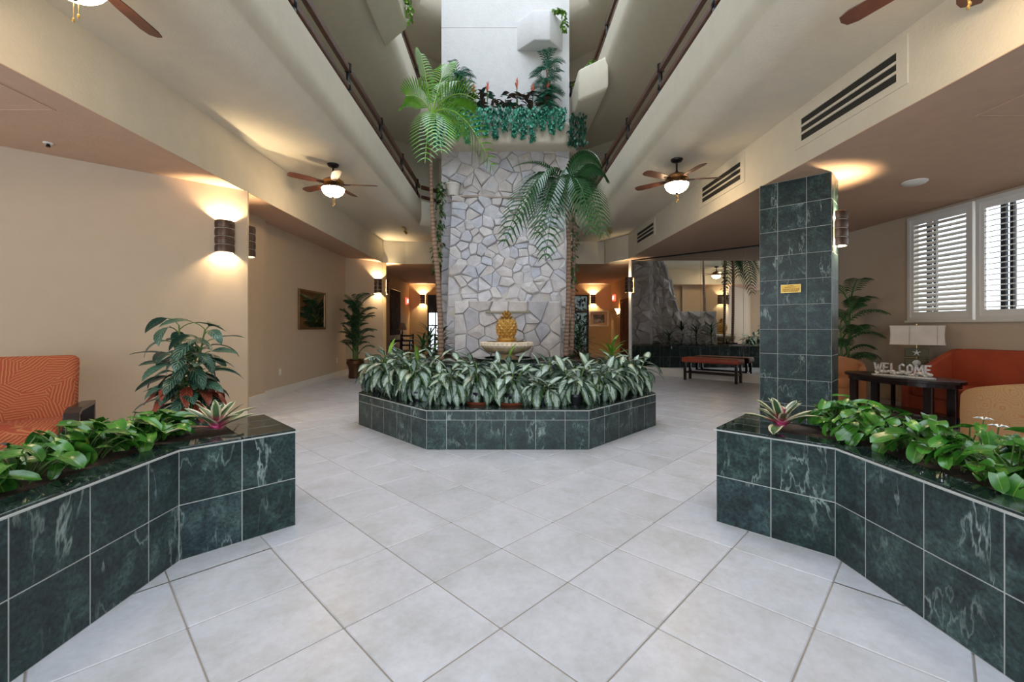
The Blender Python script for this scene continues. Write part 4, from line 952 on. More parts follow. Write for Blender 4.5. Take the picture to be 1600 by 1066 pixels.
for i, y in enumerate((0.9, 1.22, 1.54, 1.86, 2.18, 2.46)):
    pothos(-2.12 + 0.03 * (i % 2), y, 0.606, 64, 'glossy green heart-leaved vine in the planter beside the orange chair', gl, 0.22, 0.24, 0.17, 300 + i, R(-60 - 180 * 0))
pothos(-2.10, 2.60, 0.606, 30, 'glossy green heart-leaved vine in the planter beside the orange chair', gl, 0.14, 0.14, 0.13, 309, R(-60))
for i, y in enumerate((1.2, 1.5, 1.8, 2.1, 2.4, 2.66)):
    pothos(2.16 - 0.02 * (i % 2), y, 0.606, 66, 'glossy heart-leaved vine in the planter beside the tiled pillar', gr, 0.23, 0.25, 0.20, 320 + i, R(120))
pothos(2.14, 2.78, 0.606, 30, 'glossy heart-leaved vine in the planter beside the tiled pillar', gr, 0.13, 0.13, 0.20, 331, R(120))
# --- bromeliads on the planter ends
BR = [leaf_me('leaf', 0.27, 0.07, R(b), 0.35, MT['brom'], 'strap', 7) for b in (15, 35)]
def bromeliad(x, y, z, label, seed):
    r_ = random.Random(seed); root = thing('bromeliad', label, 'plant', T(x, y, z))
    for k in range(17):
        t = k / 16; link('leaf', BR[k % 2], root, leaf_M(0, 0, 0.02 + 0.03 * t, k * GA, R(22 + 50 * t + r_.uniform(-5, 5)), r_.uniform(-.15, .15), (1.05 - 0.42 * t) * r_.uniform(0.9, 1.08)))
    c = MB().lathe([(0.001, 0.02), (0.022, 0.03), (0.028, 0.06), (0.02, 0.08), (0.001, 0.085)], 14).obj('pink_centre', MT['brom_core'], root, smooth=True); c['label'] = 'bright pink centre of the rosette'
    pc_ = leaf_me('inner_leaf', 0.10, 0.035, R(-20), 0.4, MT['brom_core'], 'strap', 5)
    for k in range(7): link('inner_leaf', pc_, root, leaf_M(0, 0, 0.05, k * 0.9, R(62), 0, 1.0))
bromeliad(-1.77, 2.68, 0.614, 'pink-centred striped bromeliad on the planter end beside orange chair', 1)
bromeliad(1.74, 2.74, 0.614, 'pink-centred striped bromeliad on the planter end by the pillar', 2)
# white blossoms among the vines on the right
for k, (x, y, z) in enumerate(((2.36, 2.08, 0.79), (2.42, 2.2, 0.80), (2.40, 1.98, 0.78))):
    b = MB()
    for q in range(5):
        a = q * 1.2566; b.add([(0, 0, 0), (0.022 * math.cos(a - .4), 0.022 * math.sin(a - .4), 0.01), (0.04 * math.cos(a), 0.04 * math.sin(a), 0.004), (0.022 * math.cos(a + .4), 0.022 * math.sin(a + .4), 0.01)], [(0, 1, 2, 3)])
    r = thing('white_blossom', 'small white blossom among the vines beside the paisley chair', 'flower', T(x, y, z), 'white blossoms'); b.obj('petal', MT['white_flower'], r); MB().tube([(0, 0, 0), (0.01, 0.02, -0.1), (0.01, 0.03, -0.18)], 0.003, 5).obj('stem', MT['stem'], r)

# --- potted mixed foliage plant by the left wall
def mixed_plant(x, y, label):
    root = thing('potted_foliage_plant', label, 'plant', T(x, y, 0)); r_ = random.Random(5)
    MB().lathe([(0.001, 0), (0.15, 0), (0.21, 0.36), (0.225, 0.36), (0.225, 0.42), (0.19, 0.42), (0.185, 0.36), (0.001, 0.36)], 24).obj('pot', MT['plastic_pot'], root, smooth='auto')
    D = [leaf_me('leaf', 0.30, 0.145, R(b), 0.22, MT['dieffen'], 'lance', 7, 0.02) for b in (35, 60, 80)]
    LV = leaf_me('lime_leaf', 0.22, 0.12, R(55), 0.25, MT['lime_vein'], 'lance'); CR = leaf_me('red_leaf', 0.27, 0.12, R(60), 0.3, MT['croton'], 'lance')
    st = MB()
    stems = [bezier((0.02 * c, 0.02 * s, 0.36), (0.07 * c, 0.07 * s, 0.8), (tx, ty, tz), 6) for c, s, tx, ty, tz in ((-1, 0, -0.08, -0.02, 1.28), (1, 0, 0.16, 0.0, 1.24), (0, 1, 0.02, 0.08, 1.05), (0, -1, 0.0, -0.1, 0.95))]
    for s in stems: st.tube(s, [0.014 - 0.0012 * i for i in range(7)], 6)
    for si, s in enumerate(stems):
        nn = 20
        for k in range(nn):
            t = 0.12 + 0.88 * k / (nn - 1); p = s[min(6, int(t * 6))].lerp(s[min(6, int(t * 6) + 1)], t * 6 - int(t * 6)); hd = k * GA + si
            e = Vector((p.x - math.sin(hd) * 0.11, p.y + math.cos(hd) * 0.11, p.z + 0.07)); st.tube(bezier(p, (p + e) / 2 + Vector((0, 0, 0.03)), e, 3), 0.005, 5, False)
            link('leaf', D[k % 3], root, leaf_M(e.x, e.y, e.z, hd, R(r_.uniform(-25, 15) + 15 * t), r_.uniform(-.4, .4), r_.uniform(0.8, 1.1)))
    tag(st.obj('stem', MT['stem'], root), kind='stuff')
    for k in range(14): link('lime_leaf', LV, root, leaf_M(0.13 * math.cos(k * 2.1), 0.13 * math.sin(k * 2.1), 0.60 + 0.02 * k, k * 2.1 + 2.2, R(r_.uniform(-20, 15)), r_.uniform(-.3, .3), r_.uniform(0.8, 1.1)))
    for k in range(22): link('red_leaf', CR, root, leaf_M(0.14 * math.cos(k * 1.9), 0.14 * math.sin(k * 1.9), 0.50 + 0.012 * k, k * 1.9 - 1.57, R(r_.uniform(-30, 10)), r_.uniform(-.3, .3), r_.uniform(0.8, 1.15)))
mixed_plant(-3.10, 4.28, 'tall potted foliage plant with dark veined leaves and red lower leaves')

# ------------------------------------------------------------------ palms
def frond_me(P0, P1, P2, mat, ln=0.34, nl=26, droop=0.5, start=0.18, wid=0.03, name='frond', roll=0.0):
    """one pinnate leaf: rachis along a curve, a leaflet each side of every station, all joined at the rachis"""
    n = nl * 2; pts = bezier(P0, P1, P2, n); vs = [tuple(p) for p in pts]; fs = []; uv = [(0.5, i / n) for i in range(n + 1)]
    for i in range(int(n * start), n - 1):
        if i % 2: continue
        t = i / n; tan = (pts[i + 1] - pts[i]).normalized(); side = tan.cross(Vector((0, 0, 1)))
        if side.length < 1e-3: side = Vector((1, 0, 0))
        side.normalize(); up = side.cross(tan)
        if roll: side, up = side * math.cos(roll) + up * math.sin(roll), up * math.cos(roll) - side * math.sin(roll)
        l = ln * (math.sin(math.pi * (0.18 + 0.78 * (t - start) / (1 - start))) ** 0.7)
        for s in (-1, 1):
            dirv = (side * s * 0.80 + tan * 0.62 + up * 0.12).normalized()
            m1 = pts[i] + dirv * l * 0.4 + up * 0.02 * l; m2 = pts[i] + dirv * l * 0.75 + Vector((0, 0, -droop * l * 0.28)); tip = pts[i] + dirv * l * 0.95 + Vector((0, 0, -droop * l * 0.62))
            wv = tan * wid * 0.5; b = len(vs)
            for q in (m1 - wv, m1 + wv, m2 - wv * 0.8, m2 + wv * 0.8, tip): vs.append(tuple(q))
            uv += [(0.3, .5), (0.7, .5), (0.3, .8), (0.7, .8), (0.5, 1)]
            vs.append(tuple(pts[i].lerp(pts[i + 1], min(1.0, 0.5 * wid / max(1e-4, (pts[i + 1] - pts[i]).length))))); uv.append((0.7, 0)); fs += [(i, b + 5, b + 1, b), (b, b + 1, b + 3, b + 2), (b + 2, b + 3, b + 4)]
    # rachis as a thin tube
    mb = MB().tube(pts[::4], [0.012 * (1 - 0.75 * k / (n / 4)) + 0.002 for k in range(len(pts[::4]))], 5); b = len(vs)
    vs += mb.v; fs += [tuple(i + b for i in f) for f in mb.f]; uv += [(0.5, 0.5)] * len(mb.v)
    me = bpy.data.meshes.new(name); me.from_pydata(vs, [], fs); ul = me.uv_layers.new(name='UVMap')
    for p in me.polygons:
        for li in p.loop_indices: ul.data[li].uv = uv[me.loops[li].vertex_index]
    me.materials.append(mat); return me
def at(px, py, Y): return Vector(((px - CX) / FPX * Y, Y, CH + (CY - py) / FPX * Y))
def tall_palm(name, label, base_, pathpts, rad, crown, fronds, mat, ln, wid, nl=26, droop=0.5):
    root = thing(name, label, 'palm', T(*base_)); B = Vector(base_)
    MB().tube([Vector(p) - B for p in pathpts], rad, 10).obj('trunk', MT['trunk'], root, smooth='auto')
    for (tip, lift, roll) in fronds:
        c = Vector(crown); tp = Vector(tip); mid = (c + tp) / 2 + Vector((0, 0, lift))
        link('frond', frond_me(c - B, mid - B, tp - B, mat, ln, nl, droop, 0.15, wid, 'frond', R(roll)), root)
    return root
Yp = 7.75
c1 = at(675, 178, Yp)
tall_palm('slender_palm', 'tall slender palm with bright green crown and leaning ringed trunk', at(689, 562, Yp),
          [at(689, 562, Yp), at(688, 500, Yp), at(684, 430, Yp), at(678, 370, Yp), at(674, 300, Yp), at(673, 230, Yp), at(675, 178, Yp)], [0.056, 0.05, 0.046, 0.042, 0.03, 0.024, 0.02], c1,
          [(at(657, 82, Yp + .1), 0.10, 0), (at(700, 100, Yp + .5), 0.25, 0), (at(745, 158, Yp - .4), 0.45, 48), (at(772, 268, Yp - .5), 0.85, 62), (at(634, 150, Yp - .2), 0.25, -48), (at(664, 255, Yp - .9), 0.5, 0), (at(690, 240, Yp - .8), 0.45, 0), (at(700, 130, Yp + .8), 0.3, 0), (at(722, 215, Yp + .3), 0.5, 45)],
          MT['palm_lime'], 0.42, 0.031, 20, 0.25)
c2 = at(884, 292, 7.9)
Yq = 7.9
tall_palm('drooping_palm', 'palm with broad drooping dark green fronds before the stone tower', at(884, 556, Yq),
          [at(884, 556, Yq), at(888, 470, Yq), at(889, 380, Yq), at(886, 330, Yq), at(884, 292, Yq)], [0.046, 0.044, 0.042, 0.04, 0.036], c2,
          [(at(786, 385, Yq - .4), 1.15, 45), (at(808, 350, Yq - .7), 1.05, 0), (at(852, 408, Yq - .9), 1.0, 0), (at(838, 372, Yq - 1.0), 0.95, 0), (at(944, 372, Yq - .3), 1.0, -40), (at(925, 368, Yq - .8), 0.95, 0), (at(938, 262, Yq - .5), 0.45, 30), (at(915, 300, Yq + .8), 0.8, 0), (at(868, 330, Yq + .5), 0.6, 0)],
          MT['palm'], 0.50, 0.046, 26, 0.6)
# a thin, nearly bare old frond arching left from the same crown
old = bpy.data.objects['drooping_palm']; B = at(884, 556, Yq)
link('old_frond', frond_me(c2 - B, at(850, 235, Yq - .2) - B, at(800, 262, Yq - .4) - B, MT['palm'], 0.12, 26, 0.3, 0.05, 0.03, 'old_frond'), old)['label'] = 'thin frond with short curled leaflets'
th = thing('vine_trunk', 'slim palm trunk wrapped in climbing vine beside the drooping palm', 'palm', T(*at(893, 554, 8.25)))
B = at(893, 554, 8.25); MB().tube([at(893, 554, 8.25) - B, at(896, 450, 8.25) - B, at(897, 350, 8.25) - B, at(893, 300, 8.25) - B], [0.04, 0.036, 0.032, 0.03], 8).obj('trunk', MT['trunk'], th, smooth='auto')
IV = leaf_me('leaf', 0.075, 0.06, R(30), 0.2, MT['ivy'], 'heart', 4)
def vine_items(p0, p1, n, rad, seed, size=1.0):
    r_ = random.Random(seed); out = []
    for k in range(n):
        t = r_.random(); p = p0.lerp(p1, t); a = r_.uniform(0, 6.28); q = rad * r_.uniform(0.3, 1)
        out.append((IV, leaf_M(p.x + math.cos(a) * q, p.y + math.sin(a) * q, p.z, a + 4.71, R(r_.uniform(-70, -10)), r_.uniform(-.4, .4), size * r_.uniform(0.7, 1.25))))
    return out
merge_leaves('vine_foliage', vine_items(at(896, 455, 8.25) - B, at(896, 320, 8.25) - B, 90, 0.08, 1), MT['ivy'], th)
# hanging vine in a white pot on the tower ledge
pv = at(707, 310, 10.55); hv = thing('hanging_vine', 'white pot on the tower ledge with ivy trailing down beside it', 'plant', T(pv.x, 10.6, 4.432))
MB().lathe([(0.001, 0), (0.13, 0), (0.18, 0.26), (0.19, 0.26), (0.19, 0.29), (0.16, 0.29), (0.001, 0.26)], 20).obj('pot', MT['white_trim'], hv, smooth='auto')
B = Vector((pv.x, 10.6, 4.432)); it = vine_items(Vector((-0.26, -0.12, 0.3)), Vector((-0.36, -0.3, -1.9)), 210, 0.13, 2, 1.15) + vine_items(Vector((-0.2, 0, 0.33)), Vector((0.2, 0, 0.33)), 40, 0.10, 3)
merge_leaves('foliage', it, MT['ivy'], hv)

def bushy_palm(name, label, x, y, h, nf, mat, ln, reach, pot, seed, z0=0.0, nl=16, canes=5, ok=None):
    """several canes from one pot, arching fronds at many heights"""
    r_ = random.Random(seed); root = thing(name, label, 'palm', T(x, y, z0)); zb = 0.02
    if pot is not None: zb = pot(root)
    st = []
    for k in range(canes):
        a = k * 6.28 / canes; tip = Vector((0.10 * math.cos(a), 0.10 * math.sin(a), h * r_.uniform(0.6, 0.85))); st.append(((0.05 * math.cos(a), 0.05 * math.sin(a), zb), tip))
        MB().tube([st[-1][0], tip], [0.014, 0.008], 6).obj('cane', MT['stem'], root)
    for k in range(nf):
        a, tip = st[k % canes]; t = 0.14 + 0.86 * ((k + 0.5) / nf); p = Vector(a).lerp(tip, t); hd = k * GA + r_.uniform(-.3, .3); rc = reach * r_.uniform(0.75, 1.1)
        e = p + Vector((math.cos(hd) * rc, math.sin(hd) * rc, h * 0.12 + rc * (0.45 * t - 0.3))); 
        if ok is not None:
            while not ok(x + e.x * 1.25, y + e.y * 1.25) and rc > 0.12: rc *= 0.85; e = p + Vector((math.cos(hd) * rc, math.sin(hd) * rc, h * 0.12 + rc * (0.45 * t - 0.3)))
        m = p + Vector((math.cos(hd) * rc * 0.45, math.sin(hd) * rc * 0.45, rc * 0.75))
        link('frond', frond_me(p, m, e, mat, ln * r_.uniform(0.85, 1.1), nl, 0.55, 0.22, 0.022), root)
    return root
def brass_pot(root):
    MB().lathe([(0.001, 0), (0.16, 0), (0.17, 0.03), (0.155, 0.16), (0.17, 0.27), (0.215, 0.36), (0.20, 0.43), (0.225, 0.46), (0.20, 0.46), (0.18, 0.43), (0.001, 0.42)], 28).obj('pot', MT['brass_pot'], root, smooth='auto'); return 0.42
def dark_pot(root):
    MB().lathe([(0.001, 0), (0.14, 0), (0.19, 0.34), (0.2, 0.36), (0.17, 0.36), (0.001, 0.33)], 24).obj('pot', MT['plastic_pot'], root, smooth='auto'); return 0.33
bushy_palm('bamboo_palm', 'dark green bamboo palm in brass pot below the passage sconce', -3.66, 10.72, 2.3, 52, MT['palm_dark'], 0.22, 0.44, brass_pot, 21, canes=7, ok=lambda a, b: a > -4.0 and b < 11.7 + (a + 3.9) * 1.0)
bushy_palm('areca_palm', 'dark feathery palm behind the peach armchair and pillar', 6.02, 7.70, 2.15, 22, MT['palm'], 0.30, 0.60, dark_pot, 22, nl=20, canes=4, ok=lambda a, b: a < 6.5 and b < 8.5 and a + b < 15.0)
# ------------------------------------------------------------------ smaller plants in the raised tier
DRA = {k: leaf_me('leaf', 0.34, 0.035, R(60), 0.3, MT[k], 'strap', 6) for k in ('bush', 'palm', 'lime', 'maroon')}
def strap_plant(name, label, x, y, z, n, mat, s, seed, group=None, hgt=0.0):
    r_ = random.Random(seed); root = thing(name, label, 'plant', T(x, y, z), group); items = []
    for k in range(n):
        t = k / n; items.append((DRA[mat], leaf_M(0, 0, 0.02 + hgt * t, k * GA + r_.uniform(-.2, .2), R(12 + 66 * t + r_.uniform(-8, 8)), r_.uniform(-.2, .2), s * r_.uniform(0.8, 1.15))))
    if hgt: MB().tube([(0, 0, 0), (0.01, 0, hgt)], 0.012, 6).obj('stem', MT['stem'], root)
    merge_leaves('foliage', items, MT[mat], root); return root
gtier = 'leafy plants round the foot of the stone tower'
lt = 'dark strap-leaved plant at the foot of the stone tower'
for i, (x, y, s, n, hg) in enumerate(((-1.55, 8.3, 1.0, 34, 0.25), (-1.25, 8.6, 1.1, 36, 0.4), (-1.6, 9.4, 1.2, 36, 0.4), (-1.3, 9.0, 1.0, 30, 0.3), (1.35, 8.7, 1.1, 36, 0.55), (1.6, 9.3, 1.1, 36, 0.5), (1.72, 10.2, 1.1, 34, 0.3), (1.45, 9.7, 1.2, 34, 0.6))):
    strap_plant('strap_leaf_plant', 'dark strap-leaved plant at the tower foot beside the slender palm trunk' if x < 0 else 'strap-leaved plant at the tower foot beside the vine-wrapped trunk', x, y, 0.664, n, 'bush' if i % 2 else 'palm', s, 400 + i, 'plants by the slender palm' if x < 0 else 'plants by the vine-wrapped trunk', hg)
strap_plant('red_bromeliad', 'reddish spiky bromeliad at the foot of the vine-wrapped trunk', 1.42, 8.25, 0.664, 34, 'maroon', 0.9, 420)
strap_plant('spider_plant', 'bright yellow-green arching spider plant on the raised tier edge', 1.72, 7.0, 0.42, 40, 'lime', 1.15, 421, None, 0.42)

# ------------------------------------------------------------------ tower planter: artificial plants
TE = leaf_me('leaf', 0.08, 0.058, R(40), 0.25, MT['teal'], 'heart', 4)
gt = 'teal ivy garlands hanging from the tower planter'
for k in range(13):
    x = -1.30 + 2.62 * k / 12; L = rnd.uniform(0.35, 0.72); r_ = random.Random(500 + k); root = thing('ivy_garland', 'teal green ivy garland hanging over the front of the tower planter', 'plant', T(x, 10.19, 6.10), gt); items = []
    for i in range(150):
        t = i / 150; items.append((TE, leaf_M(r_.uniform(-.12, .12) * (1.15 - 0.7 * t), -0.03 - 0.09 * r_.random(), 0.26 - (L + 0.12) * t, r_.uniform(1.9, 4.4), R(r_.uniform(-75, -20)), r_.uniform(-.5, .5), r_.uniform(0.7, 1.2))))
    merge_leaves('foliage', items, MT['teal'], root)
for (x, y, lab) in ((-1.62, 10.42, 'teal ivy clump hanging behind the bright palm crown'), (1.72, 10.45, 'dark teal ivy clump hanging off the tower planter corner')):
    r_ = random.Random(int(abs(x) * 100)); root = thing('ivy_garland', lab, 'plant', T(x, y, 6.1)); items = []
    for i in range(240): items.append((TE, leaf_M(r_.uniform(-.22, .22), r_.uniform(-.26, .0), 0.2 - 0.75 * r_.random(), r_.uniform(0, 6.28), R(r_.uniform(-75, -10)), 0, r_.uniform(0.8, 1.3))))
    merge_leaves('foliage', items, MT['teal_dark'] if x > 0 else MT['teal'], root)
MA = leaf_me('leaf', 0.27, 0.13, R(55), 0.25, MT['maroon'], 'lance', 6)
MA2 = leaf_me('leaf', 0.25, 0.12, R(50), 0.25, MT['teal_dark'], 'lance', 6)
for k in range(7):
    x = -0.85 + 1.75 * k / 6; r_ = random.Random(520 + k); root = thing('coleus', 'dark maroon-leaved artificial plant in the tower planter', 'plant', T(x, 10.42, 6.08), 'maroon plants in the tower planter')
    for i in range(24): link('leaf', MA if i % 3 else MA2, root, leaf_M(r_.uniform(-.11, .11), r_.uniform(-.16, .06), 0.20 + 0.55 * r_.random(), i * GA, R(r_.uniform(-5, 60)), r_.uniform(-.4, .4), r_.uniform(0.75, 1.1)))
    MB().tube([(0, 0, 0), (0, 0, 0.62)], 0.012, 6).obj('stem', MT['stem'], root)
FP = leaf_me('petal', 0.16, 0.04, R(-15), 0.3, MT['flower'], 'strap', 5)
for k, (x, h) in enumerate(((-0.75, 0.72), (-0.42, 0.78), (0.28, 0.86), (0.66, 0.74), (1.02, 0.80))):
    root = thing('coral_flower', 'spiky coral-red artificial flower rising from the tower planter', 'flower', T(x, 10.36, 6.1), 'coral flowers in the tower planter'); MB().tube([(0, 0, 0), (0.02, 0, h)], 0.012, 6).obj('stem', MT['stem'], root)
    for i in range(8): link('petal', FP, root, leaf_M(0.02, 0, h - 0.06 + 0.02 * i, i * GA, R(52 + 3 * i), 0, 0.95))
def fan_palm(x, y, z, h, label, seed, heads, mat):
    r_ = random.Random(seed); root = thing('artificial_palm', label, 'palm', T(x, y, z)); MB().tube([(0, 0, 0), (0.03, 0, h * 0.5), (0, 0, h)], 0.025, 8).obj('trunk', MT['trunk'], root)
    for hz in heads:
        for k in range(12):
            a = k * GA + r_.uniform(-.2, .2); p = Vector((0, 0, hz)); rc = r_.uniform(0.34, 0.46); up = r_.uniform(-0.05, 0.35); rc = min(rc, 0.20 / max(0.001, math.sin(a))) if math.sin(a) > 0 else rc
            link('frond', frond_me(p, p + Vector((math.cos(a) * rc * 0.4, math.sin(a) * rc * 0.4, up + 0.14)), p + Vector((math.cos(a) * rc, math.sin(a) * rc, up - 0.12)), mat, 0.17, 13, 0.4, 0.1, 0.022), root)
fan_palm(-1.10, 10.42, 6.1, 1.05, 'bushy teal artificial palm beside the bright palm crown', 31, (0.45, 0.75, 1.05), MT['teal_dark'])
fan_palm(1.02, 10.40, 6.1, 1.30, 'tall teal artificial palm under the small white wall planter', 32, (0.35, 0.62, 0.9, 1.30), MT['teal_dark'])
# trailing vines of the upper planters
def trail(name, label, p, pts, n, seed, mat='lime'):
    root = thing(name, label, 'plant', T(*p)); items = []
    for a, b in pts: items += vine_items(Vector(a), Vector(b), n, 0.06, seed, 1.2)
    merge_leaves('foliage', items, MT[mat], root)
trail('trailing_vine', 'yellow-green vine trailing from the small white wall planter', (1.33, 10.42, 8.79), [((-0.2, 0, 0.05), (0.06, 0, 0.05)), ((0.08, 0, 0.05), (0.12, 0.02, -0.45))], 45, 61)
trail('trailing_vine', 'bright green leaves growing over the streaked balcony planter edge', (1.92, 10.0, ZU + 3.365), [((-0.2, 0.6, 0.05), (0.05, -0.35, 0.1))], 90, 62)
trail('trailing_vine', 'yellow-green vine hanging from the balcony planter above the passage', (-1.74, 7.2, ZU + 3.0), [((0.1, 0, 0.4), (0.1, 0.3, -0.2))], 80, 63)

# ------------------------------------------------------------------ furniture
def cushion(name, sx, sy, sz, mat, parent, M=None, bev=0.05, seg=4):
    return MB().box(-sx / 2, sx / 2, -sy / 2, sy / 2, 0, sz).obj(name, mat, parent, M, bevel=bev, seg=seg, smooth='auto')
# orange fern-pattern chair, left
ch = thing('lounge_chair', 'orange fern-patterned lounge chair with dark wood arms', 'chair', T(-3.95, 3.45, 0) @ RZ(R(35)))
W_ = 0.74
cushion('seat', W_, 0.62, 0.17, MT['fern_fabric'], ch, T(0, -0.06, 0.32))
cushion('backrest', W_, 0.13, 0.62, MT['fern_fabric'], ch, T(0, 0.25, 0.40) @ RX(R(-10)), 0.055)
for s in (-1, 1):
    a = MB(); x0 = s * (W_ / 2 + 0.02); x1 = s * (W_ / 2 + 0.115)
    path = [(0.30, 0.60), (-0.25, 0.62), (-0.36, 0.59), (-0.40, 0.50), (-0.37, 0.40), (-0.33, 0.40), (-0.355, 0.50), (-0.33, 0.56), (-0.24, 0.585), (0.30, 0.565)]
    a.prism([(p[0], p[1]) for p in path], min(x0, x1), max(x0, x1), Matrix(((0, 0, 1, 0), (1, 0, 0, 0), (0, 1, 0, 0), (0, 0, 0, 1))))
    a.obj('arm', MT['dark_wood'], ch, bevel=0.006, seg=2)
    for y in (-0.33, 0.27): MB().box(min(x0, x1), max(x0, x1), y - 0.03, y + 0.03, 0, 0.58 if y > 0 else 0.41).obj('leg', MT['dark_wood'], ch, bevel=0.006)
MB().box(-W_ / 2 - 0.02, W_ / 2 + 0.02, -0.32, 0.30, 0.24, 0.30).obj('seat_frame', MT['dark_wood'], ch)
# sofa along the window wall
sf = thing('sofa', 'orange-red sofa with sloping arms under the shuttered windows', 'sofa', T(6.16, 5.42, 0) @ RZ(R(-90)))
hl = 0.90
MB().box(-hl + 0.08, hl - 0.08, -0.40, 0.38, 0.10, 0.30).obj('base', MT['sofa'], sf, bevel=0.02)
for x in (-0.37, 0.37): cushion('seat_cushion', 0.73, 0.66, 0.16, MT['sofa'], sf, T(x, -0.08, 0.30), 0.04)
bk = MB(); bpts = [(-hl + 0.06, 0.30), (-hl + 0.06, 0.90), (-hl + 0.25, 0.955), (0, 0.965), (hl - 0.25, 0.955), (hl - 0.06, 0.90), (hl - 0.06, 0.30)]
bk.prism(bpts, -0.40, -0.22, Matrix(((1, 0, 0, 0), (0, 0, -1, 0), (0, 1, 0, 0), (0, 0, 0, 1)))); bko = bk.obj('backrest', MT['sofa'], sf, bevel=0.04, seg=3, smooth='auto')
btn = MB().lathe([(0.001, 0.012), (0.014, 0.008), (0.016, 0)], 12).mesh('button', MT['sofa'])
for x in (-0.45, 0.0, 0.45): link('button', btn, bko, T(x, 0.222, 0.72) @ RX(R(90)))
for s in (-1, 1):
    a = MB(); prof = [(-0.42, 0.08), (-0.42, 0.56), (-0.30, 0.60), (-0.10, 0.70), (0.12, 0.84), (0.30, 0.94), (0.42, 0.95), (0.42, 0.08)]
    x0, x1 = sorted((s * (hl - 0.11), s * hl)); a.prism(prof, x0, x1, Matrix(((0, 0, 1, 0), (1, 0, 0, 0), (0, 1, 0, 0), (0, 0, 0, 1)))); a.obj('arm', MT['sofa'], sf, bevel=0.03, seg=3, smooth='auto')
for x in (-0.8, 0.8):
    for y in (-0.34, 0.32): MB().box(x - 0.025, x + 0.025, y - 0.025, y + 0.025, 0, 0.10).obj('leg', MT['dark_wood'], sf)
# barrel armchairs
def barrel(name, label, x, y, rot, mat, r=0.37, h0=0.60, h1=0.77):
    root = thing(name, label, 'chair', T(x, y, 0) @ RZ(rot)); n = 26; vs = []; pr = []
    for k in range(n + 1):
        a = R(-205 + 230 * k / n) + math.pi * 0; q = abs(k / n - 0.5) * 2; h = h1 - (h1 - h0) * q ** 1.6
        # open side faces local -Y
        a = R(-25 + 230 * k / n)
        ring = [(r * 1.02, 0.10), (r * 1.04, 0.45), (r * 1.03, h - 0.03), (r * 0.98, h), (r * 0.86, h), (r * 0.80, h - 0.03), (r * 0.78, 0.30), (r * 0.78, 0.10)]
        vs += [(q2 * math.cos(a), q2 * math.sin(a), z) for q2, z in ring]
    m = 8; fs = [(i * m + k, i * m + (k + 1) % m, (i + 1) * m + (k + 1) % m, (i + 1) * m + k) for i in range(n) for k in range(m)] + [tuple(range(m)), tuple(range(n * m, n * m + m))]
    MB().add(vs, fs).obj('back_shell', mat, root, smooth='auto')
    MB().lathe([(0.001, 0.30), (r * 0.74, 0.30), (r * 0.77, 0.34), (r * 0.77, 0.41), (r * 0.72, 0.45), (0.001, 0.46)], 28).obj('seat_cushion', mat, root, smooth='auto')
    MB().lathe([(0.001, 0.10), (r * 0.77, 0.10), (r * 0.77, 0.295), (0.001, 0.295)], 28).obj('base', mat, root, smooth='auto')
    for k in range(4):
        a = k * math.pi / 2 + 0.785; MB().lathe([(0.001, 0), (0.018, 0), (0.026, 0.10), (0.001, 0.10)], 10, T(math.cos(a) * r * 0.7, math.sin(a) * r * 0.7, 0)).obj('leg', MT['dark_wood'], root)
barrel('barrel_chair', 'tan paisley barrel armchair with its back to the planter', 4.62, 3.86, R(150), MT['paisley'], 0.39, 0.62, 0.80)
barrel('barrel_chair', 'peach barrel armchair half hidden behind the tiled pillar', 5.43, 7.15, R(-20), MT['tan_chair'], 0.38, 0.64, 0.78)
# oval table
tb = thing('oval_table', 'oval dark wood table holding the silver welcome sign', 'table', T(5.28, 5.82, 0) @ RZ(R(12)))
ell = [(0.36 * math.cos(2 * math.pi * k / 40), 0.70 * math.sin(2 * math.pi * k / 40)) for k in range(40)]
MB().prism(ell, 0.57, 0.61).obj('table_top', MT['dark_wood'], tb, bevel=0.008)
MB().prism([(x * 0.9, y * 0.93) for x, y in ell], 0.52, 0.57).obj('apron', MT['dark_wood'], tb)
MB().prism([(x * 0.7, y * 0.75) for x, y in ell], 0.14, 0.165).obj('lower_shelf', MT['dark_wood'], tb)
for x, y in ((-0.19, -0.46), (0.19, -0.46), (-0.19, 0.46), (0.19, 0.46)):
    MB().prism([(x - 0.022, y - 0.05), (x + 0.022, y - 0.05), (x + 0.022, y + 0.05), (x - 0.022, y + 0.05)], 0, 0.53).obj('leg', MT['dark_wood'], tb, bevel=0.006)
